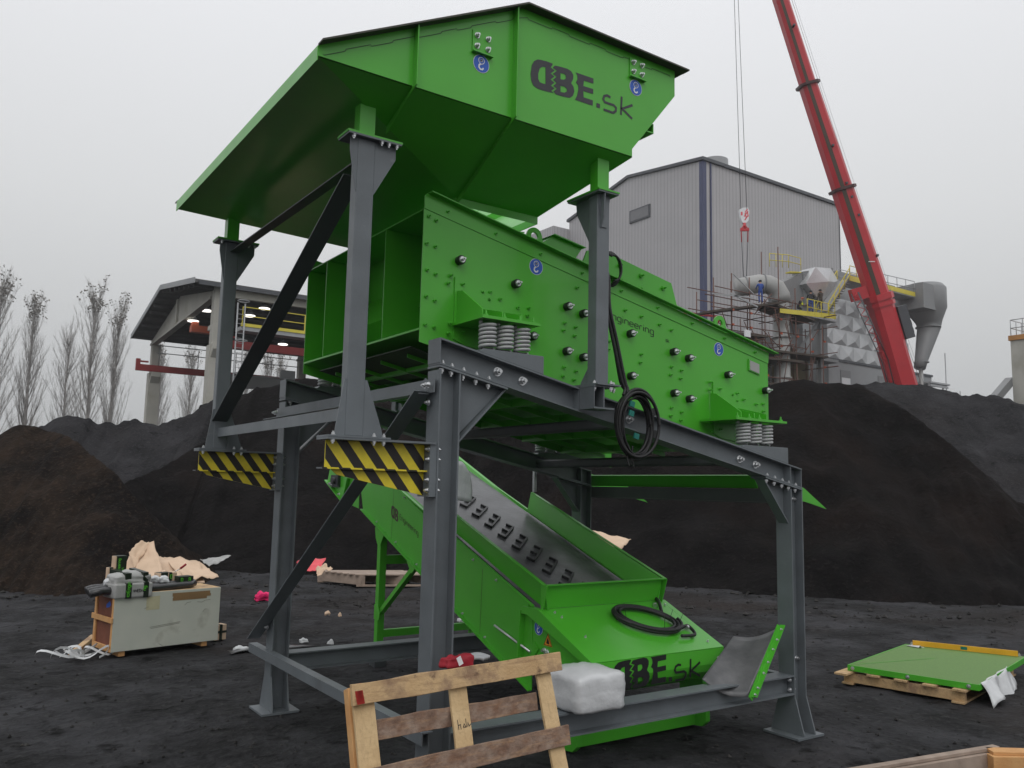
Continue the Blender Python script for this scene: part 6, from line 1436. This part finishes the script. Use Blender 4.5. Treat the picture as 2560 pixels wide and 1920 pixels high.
m = MB(); m.box((52.6, 38.4, 10.9), (56.6, 40.4, 13.2)); m.box((52.6, 38.4, 8.6), (56.6, 40.4, 10.7)); single('insulated_vessel', m, 'insul', 'brown insulated vessel behind the scaffolding right of the duct column', 'vessel')
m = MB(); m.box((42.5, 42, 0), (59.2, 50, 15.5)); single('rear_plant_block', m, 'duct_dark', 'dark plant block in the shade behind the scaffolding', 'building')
m = MB(); m.box((56.65, 37.3, 5), (57.0, 37.7, 13.3)); m.box((56.65, 37.28, 5), (56.8, 37.3, 13.3)); single('white_down_pipe', m, 'white', 'thin white down pipe at the left corner of the plant house', 'pipe')
for o_s in (PF, SF, RT): o_s.location.y += 1.2
# masts
for (x, z0, z1, lb) in ((73.9, 8, 15.35, 'thin grey mast at the right of the cyclone'), (76.3, 8, 12.0, 'short thin mast further right of the cyclone')):
    m = MB(); m.tube([(x, 36.2, 0), (x, 36.2, z1)], .05, 5); single('mast', m, 'galv', lb, 'mast')
m = MB(); m.box((70.9, 36, 12.3), (74.2, 37.5, 12.45)); m.bar((71, 36.2, 12.4), (71, 36.2, 0), .15, .15); m.bar((73.6, 36.2, 12.4), (72.5, 36.2, 10.8), .1, .1); m.box((70.9, 36, 12.0), (73.9, 36.1, 12.2)); single('small_platform', m, 'galv', 'small grey steel platform below the cyclone', 'platform')
# silo at the right edge
SI = thing('concrete_silo', 'stained concrete silo block with an orange rim and a railing at the right edge', 'silo', (63, 25, 0))
m = MB(); m.box((61.15, 17.0, 0), (67, 24.56, 13.45)); obj('body', m, 'concrete', SI)
m = MB(); m.box((61.05, 16.9, 13.46), (67.1, 24.66, 13.82)); obj('rim', m, mat('rust_orange', (.42, .20, .06), .7, var=.15, vscale=1), SI)
m = MB(); railing(m, [(61.15, 17.0, 13.82), (61.15, 24.5, 13.82), (67, 24.5, 13.82)], 1.15, .8, .03); obj('railing', m, 'galv', SI)
m = MB(); m.bar((62.1, 23.4, 13.83), (62.1, 23.4, 18.2), .35, .35); m.bar((61.8, 23.4, 16.4), (61.8, 23.4, 17.2), .5, .2); obj('post', m, 'trim_dark', SI)
m = MB(); m.bar((61.3, 24.8, 10.55), (56.8, 24.8, 7.7), .5, .55); single('inclined_tube', m, 'duct_dark', 'dark inclined conveyor tube leaning on the concrete silo', 'conveyor')

# ================================================================ mobile crane
MC = thing('mobile_crane', 'red telescopic crane boom leaning over the plant from behind the right coal heap', 'crane', (60.7, 33.4, 0))
bd = [at(2272, 1010, 68), at(2198, 752, 68), at(2107, 477, 68), at(2020.5, 216, 68), at(1850, -320, 68)]
rgt = CR.copy()
def boomseg(a, b, w0, w1, name, mt='boom_red', dep=1.0):
    d = (b - a).normalized(); s_ = d.cross(Vector((CF.x, CF.y, 0)).normalized()).normalized(); n = s_.cross(d); m = MB()
    oct_ = [(-.5, -.3), (-.3, -.5), (.3, -.5), (.5, -.3), (.5, .3), (.3, .5), (-.3, .5), (-.5, .3)]
    A = [a + s_ * x * w0 + n * y * w0 * dep for x, y in oct_]; B = [b + s_ * x * w1 + n * y * w1 * dep for x, y in oct_]
    m.faces(A + B, [tuple(range(7, -1, -1)), tuple(range(8, 16))] + [(i, (i + 1) % 8, (i + 1) % 8 + 8, i + 8) for i in range(8)])
    o = obj(name, m, mt, MC); return o, s_, n, d
mpp = 68 / FPX
s1, S_, N_, Dd = boomseg(bd[0], bd[1], 56 * mpp, 54 * mpp, 'boom_base')
s2 = boomseg(bd[1], bd[2], 49 * mpp, 46 * mpp, 'boom_section')[0]; s3 = boomseg(bd[2], bd[3], 43 * mpp, 39 * mpp, 'boom_section')[0]; s4 = boomseg(bd[3], bd[4], 35 * mpp, 30 * mpp, 'boom_section')[0]
for p, w_, n_ in ((bd[1], 62, .5), (bd[1] - Dd * .5, 60, .35), (bd[2], 58, .22), (bd[3], 52, .2)):
    m = MB(); oct_ = [(-.5, -.3), (-.3, -.5), (.3, -.5), (.5, -.3), (.5, .3), (.3, .5), (-.3, .5), (-.5, .3)]
    A = [p + S_ * x * w_ * mpp + N_ * y * w_ * mpp for x, y in oct_]; m.prism(A, Dd * n_); obj('collar', m, 'boom_red' if w_ > 58 else mat('collar_dark', (.06, .02, .02), .5), MC)
# dark strip along the left side of the boom
for a, b, w0, w1, o in ((bd[1], bd[2], 49, 46, s2), (bd[2], bd[3], 43, 39, s3), (bd[3], bd[4], 35, 30, s4)):
    sg = -1 if S_.dot(CR) > 0 else 1; m = MB(); u = S_ * sg; nn = N_ * (-1 if N_.dot(CF) > 0 else 1)
    q = lambda p, w_, k0: p + u * w_ * mpp * k0 + nn * w_ * mpp * .505
    m.face([q(a, w0, .30), q(a, w0, .06), q(b, w1, .06), q(b, w1, .30)]); obj('side_strip', m, 'decal_brown', o, fix=False)
for px_, py_ in ((1977, 76), (2073, 373), (2107, 466), (2137, 545), (2120, 500), (2183, 645)):
    q_ = at(px_, py_, 68) - Vector((CF.x, CF.y, 0)) * .9; m = MB(); m.bar(q_, q_ + Vector((CF.x, CF.y, 0)) * .6, .16, .16); obj('boom_pin', m, 'trim_dark', MC)
q_ = at(2168, 661, 68) - Vector((CF.x, CF.y, 0)) * .86; m = MB(); m.bar(q_ - CR * .25, q_ + CR * .25, .05, .06, (0, 0, 1)); obj('boom_marking', m, 'white', MC)
u = S_ * (1 if S_.dot(CR) > 0 else -1); nn = N_ * (-1 if N_.dot(CF) > 0 else 1)
m = MB(); c = bd[1] - Dd * 2.2 + u * 1.35 + nn * .3; m.bar(c - Dd * 1.35, c + Dd * 1.35, .75, .7, nn); cab = obj('winch_box', m, 'trim_dark', MC)
m = MB()
for i in range(4): m.bar(c + u * .40 - Dd * (1.0 - i * .6), c + u * .40 - Dd * (.6 - i * .6), .1, .5, nn)
obj('winch_detail', m, 'decal_black', cab)
m = MB(); c = bd[0] + Dd * 3.4 - u * .95 ; m.bar(c - Dd * 1.3, c + Dd * 1.3, .45, .8, nn); c2 = bd[1] + Dd * 1.0 - u * 1.35; m.bar(c2 - Dd * .5, c2 + Dd * .5, 1.5, .7, nn); obj('luffing_bracket', m, 'boom_red', MC)
m = MB(); a = at(2128, 735, 67.3); b = at(2205, 905, 67.3); e = at(2222, 965, 67.3); off = u * .62
m.tube([a, b, e], .05, 4); m.tube([a + off, b + off * .85, e + off * .7], .05, 4); m.tube([a + nn * .5 + off * .5, b + nn * .5 + off * .5], .04, 4)
obj('lattice_chords', m, 'trim_dark', MC)
m = MB()
for i in range(16):
    t = i / 16; p = a.lerp(b, t); q_ = a.lerp(b, (i + 1) / 16); m.tube([p, q_ + off * .9] if i % 2 else [p + off * .9, q_], .03, 4)
obj('lattice_braces', m, 'boom_red', MC)
m = MB(); m.tube([bd[4] + u * .8, at(2175, 600, 67.6), at(2303, 960, 67.6)], .022, 4); m.tube([bd[4] + u * .95, at(2182, 600, 67.6), at(2310, 960, 67.6)], .015, 4); obj('winch_rope', m, 'galv', MC)
HK = at(1861, 540, 69)
m = MB(); m.tube([at(1834, -60, 69), at(1852, 522, 69)], .022, 4); m.tube([at(1843, -60, 69), at(1867, 522, 69)], .022, 4); obj('hoist_rope', m, 'trim_dark', MC)
HB = thing('hook_block', 'white crane hook block with red slanted marks hanging in front of the tall building', 'hook block', tuple(HK))
m = MB(); m.prism([HK + CR * x + Vector((0, 0, z)) for x, z in ((-.40, .55), (-.15, .70), (.30, .75), (.42, .45), (.35, -.35), (.10, -.62), (-.15, -.55), (-.30, -.2))], Vector((CF.x, CF.y, 0)) * .35); hb = obj('block', m, 'white', HB)
m = MB(); fn = lambda a_, b_: HK + CR * a_ + Vector((0, 0, b_)) - Vector((CF.x, CF.y, 0)) * .012
for P in ([(.02, -.35), (.32, .10)], [(-.02, -.05), (.30, .42)], [(.06, .30), (.26, .60)], [(.05, .25), (.15, -.15)], [(.25, .35), (.32, -.05)]): m.stroke(P, .09, fn)
m.stroke([(-.22, .35), (-.22, .05)], .15, fn); obj('red_marks', m, 'red_film', hb, fix=False)
m = MB(); m.tube([HK + Vector((0, 0, -.6)), HK + Vector((0, 0, -1.1))], .12, 8); m.bar(HK + CR * -.35 + Vector((0, 0, -1.15)), HK + CR * .35 + Vector((0, 0, -1.15)), .2, .25)
for s_ in (-.28, .28): m.tube([HK + Vector((0, 0, -.7)), HK + CR * s_ + Vector((0, 0, -1.1)), HK + CR * s_ * .9 + Vector((0, 0, -2.2))], .05, 6)
obj('hook', m, 'boom_red', HB)
m = MB(); m.tube([HK - CR * .25 + Vector((0, 0, -2.2)), at(1859, 700, 69)], .03, 4); m.tube([HK + CR * .25 + Vector((0, 0, -2.2)), at(1866, 700, 69)], .03, 4); obj('sling', m, 'trim_dark', HB)

# ================================================================ workers
def person(loc, lab, jacket, trousers, face=0, arm='down', crouch=False, hard='dark_cloth', bend=0.0):
    """one continuous skinned body with clothing colours by height"""
    p0 = Vector(loc); r = thing('person', lab, 'person', tuple(p0))
    J = {'pel': (0, 0, .95), 'wai': (0, 0, 1.10), 'che': (0, .0, 1.36), 'nek': (0, -.01, 1.50), 'hed': (0, -.03, 1.58), 'hdt': (0, -.03, 1.70),
         'hl': (.10, 0, .92), 'kl': (.11, -.03, .50), 'al': (.11, .02, .09), 'tl': (.12, -.13, .04), 'hr': (-.10, 0, .92), 'kr': (-.11, -.01, .50), 'ar': (-.12, .04, .09), 'tr': (-.13, -.11, .04),
         'sl': (.19, 0, 1.44), 'el': (.26, .0, 1.16), 'wl': (.24, -.16, .94), 'fl': (.23, -.22, .88), 'sr': (-.19, 0, 1.44), 'er': (-.26, .0, 1.16), 'wr': (-.24, -.14, .96), 'fr': (-.23, -.20, .90)}
    R_ = {'pel': .145, 'wai': .135, 'che': .165, 'nek': .06, 'hed': .085, 'hdt': .085, 'hl': .095, 'kl': .062, 'al': .045, 'tl': .04, 'hr': .095, 'kr': .062, 'ar': .045, 'tr': .04, 'sl': .075, 'el': .052, 'wl': .036, 'fl': .032, 'sr': .075, 'er': .052, 'wr': .036, 'fr': .032}
    if arm == 'rail':
        J['el'] = (.28, -.14, 1.22); J['wl'] = (.20, -.38, 1.16); J['fl'] = (.18, -.45, 1.14); J['er'] = (-.28, -.14, 1.22); J['wr'] = (-.20, -.38, 1.16); J['fr'] = (-.18, -.45, 1.14)
    if arm == 'up':
        J['er'] = (-.34, -.12, 1.50); J['wr'] = (-.22, -.22, 1.66); J['fr'] = (-.14, -.24, 1.68)
    if crouch:
        for k in ('hdt', 'hed', 'nek', 'che', 'wai', 'sl', 'sr', 'el', 'er', 'wl', 'wr', 'fl', 'fr'):
            x, y, z = J[k]; t = z - .95; J[k] = (x, y - t * .45, .62 + t * .9)
        J['pel'] = (0, 0, .60); J['hl'] = (.10, 0, .58); J['hr'] = (-.10, 0, .58); J['kl'] = (.13, -.32, .46); J['kr'] = (-.13, -.30, .44)
    E_ = [('pel', 'wai'), ('wai', 'che'), ('che', 'nek'), ('nek', 'hed'), ('hed', 'hdt'), ('pel', 'hl'), ('hl', 'kl'), ('kl', 'al'), ('al', 'tl'), ('pel', 'hr'), ('hr', 'kr'), ('kr', 'ar'), ('ar', 'tr'), ('che', 'sl'), ('sl', 'el'), ('el', 'wl'), ('wl', 'fl'), ('che', 'sr'), ('sr', 'er'), ('er', 'wr'), ('wr', 'fr')]
    ks = list(J); me = bpy.data.meshes.new('person_body'); me.from_pydata([J[k] for k in ks], [(ks.index(a), ks.index(b)) for a, b in E_], [])
    o = bpy.data.objects.new('body', me); COL.objects.link(o); sk = o.modifiers.new('skin', 'SKIN'); ss = o.modifiers.new('sub', 'SUBSURF'); ss.levels = 1; ss.render_levels = 1
    for i, k in enumerate(ks): me.skin_vertices[0].data[i].radius = (R_[k], R_[k]); me.skin_vertices[0].data[i].use_root = (k == 'pel')
    dg = bpy.context.evaluated_depsgraph_get(); m2 = bpy.data.meshes.new_from_object(o.evaluated_get(dg)); bpy.data.objects.remove(o)
    m2.materials.clear()
    for mt in ('skin', jacket, trousers, 'decal_black'): m2.materials.append(M[mt])
    hip = J['pel'][2]
    for f in m2.polygons:
        c = f.center
        f.use_smooth = True
        if c.z < .10: f.material_index = 3
        elif c.z < hip + .02: f.material_index = 2
        elif c.z < J['nek'][2] + .0: f.material_index = 1
        else: f.material_index = 0
    for k in ('fl', 'fr'):
        for f in m2.polygons:
            if (f.center - Vector(J[k])).length < .06: f.material_index = 0
    b = bpy.data.objects.new('body', m2); COL.objects.link(b); b.parent = r
    m = MB(); h = Vector(J['hdt']); m.sph(h + Vector((0, .01, .01)), .115, 12, 8, (1, 1.1, .85)); m.cyl(h + Vector((0, -.03, -.02)), h + Vector((0, -.03, -.005)), .14, 14)
    m.v = [v + p0 for v in m.v]; obj('cap', m, hard, r)
    r.rotation_euler = (0, 0, face); return r
person((48.2, 36.4, 16.42), 'worker in dark jacket and blue trousers standing on the top scaffold deck', 'blue_cloth', 'blue_cloth', 2.6, 'rail')
person((54.9, 36.80, 16.70), 'worker in navy jacket and bright blue trousers leaning on the yellow railing', 'dark_cloth', 'blue_cloth', 2.3, 'rail')
person((56.2, 36.80, 17.0), 'worker in brown black clothes raising a hand to his head by the stairs', 'plank', 'plank', 2.9, 'up')
person((53.2, 36.80, 16.26), 'worker in hi-vis striped jacket and orange helmet crouching on the platform', 'dark_cloth', 'dark_cloth', .6, 'rail', crouch=True, hard='crane_orange')
wk = [o for o in bpy.data.objects if o.get('label', '').startswith('worker in hi-vis')][0]
m = MB()
for s_ in (-.12, .12): m.bar(Vector((s_, -.16, .66)), Vector((s_, -.38, 1.02)), .10, .03)
m.bar(Vector((-.2, -.3, .80)), Vector((.2, -.3, .80)), .08, .10); m.bar(Vector((-.3, -.30, .84)), Vector((-.26, -.36, .72)), .14, .14); m.bar(Vector((-.13, -.28, .30)), Vector((-.13, -.22, .22)), .15, .15); m.v = [v + Vector((53.2, 36.8, 16.26)) for v in m.v]
obj('reflective_bands', m, 'hivis', wk)

# ================================================================ air
m = MB(); m.box((-250, -55, -1.5), (430, 600, 60))
hz = obj('haze', m, []); hz['kind'] = 'stuff'
hm = bpy.data.materials.new('haze_air'); hm.use_nodes = True; n = hm.node_tree; n.nodes.clear()
o_ = n.nodes.new('ShaderNodeOutputMaterial'); v_ = n.nodes.new('ShaderNodeVolumePrincipled')
v_.inputs['Color'].default_value = (.97, .98, 1.0, 1); v_.inputs['Density'].default_value = 0.00055; v_.inputs['Anisotropy'].default_value = 0.1
n.links.new(v_.outputs[0], o_.inputs['Volume']); hz.data.materials.append(hm)
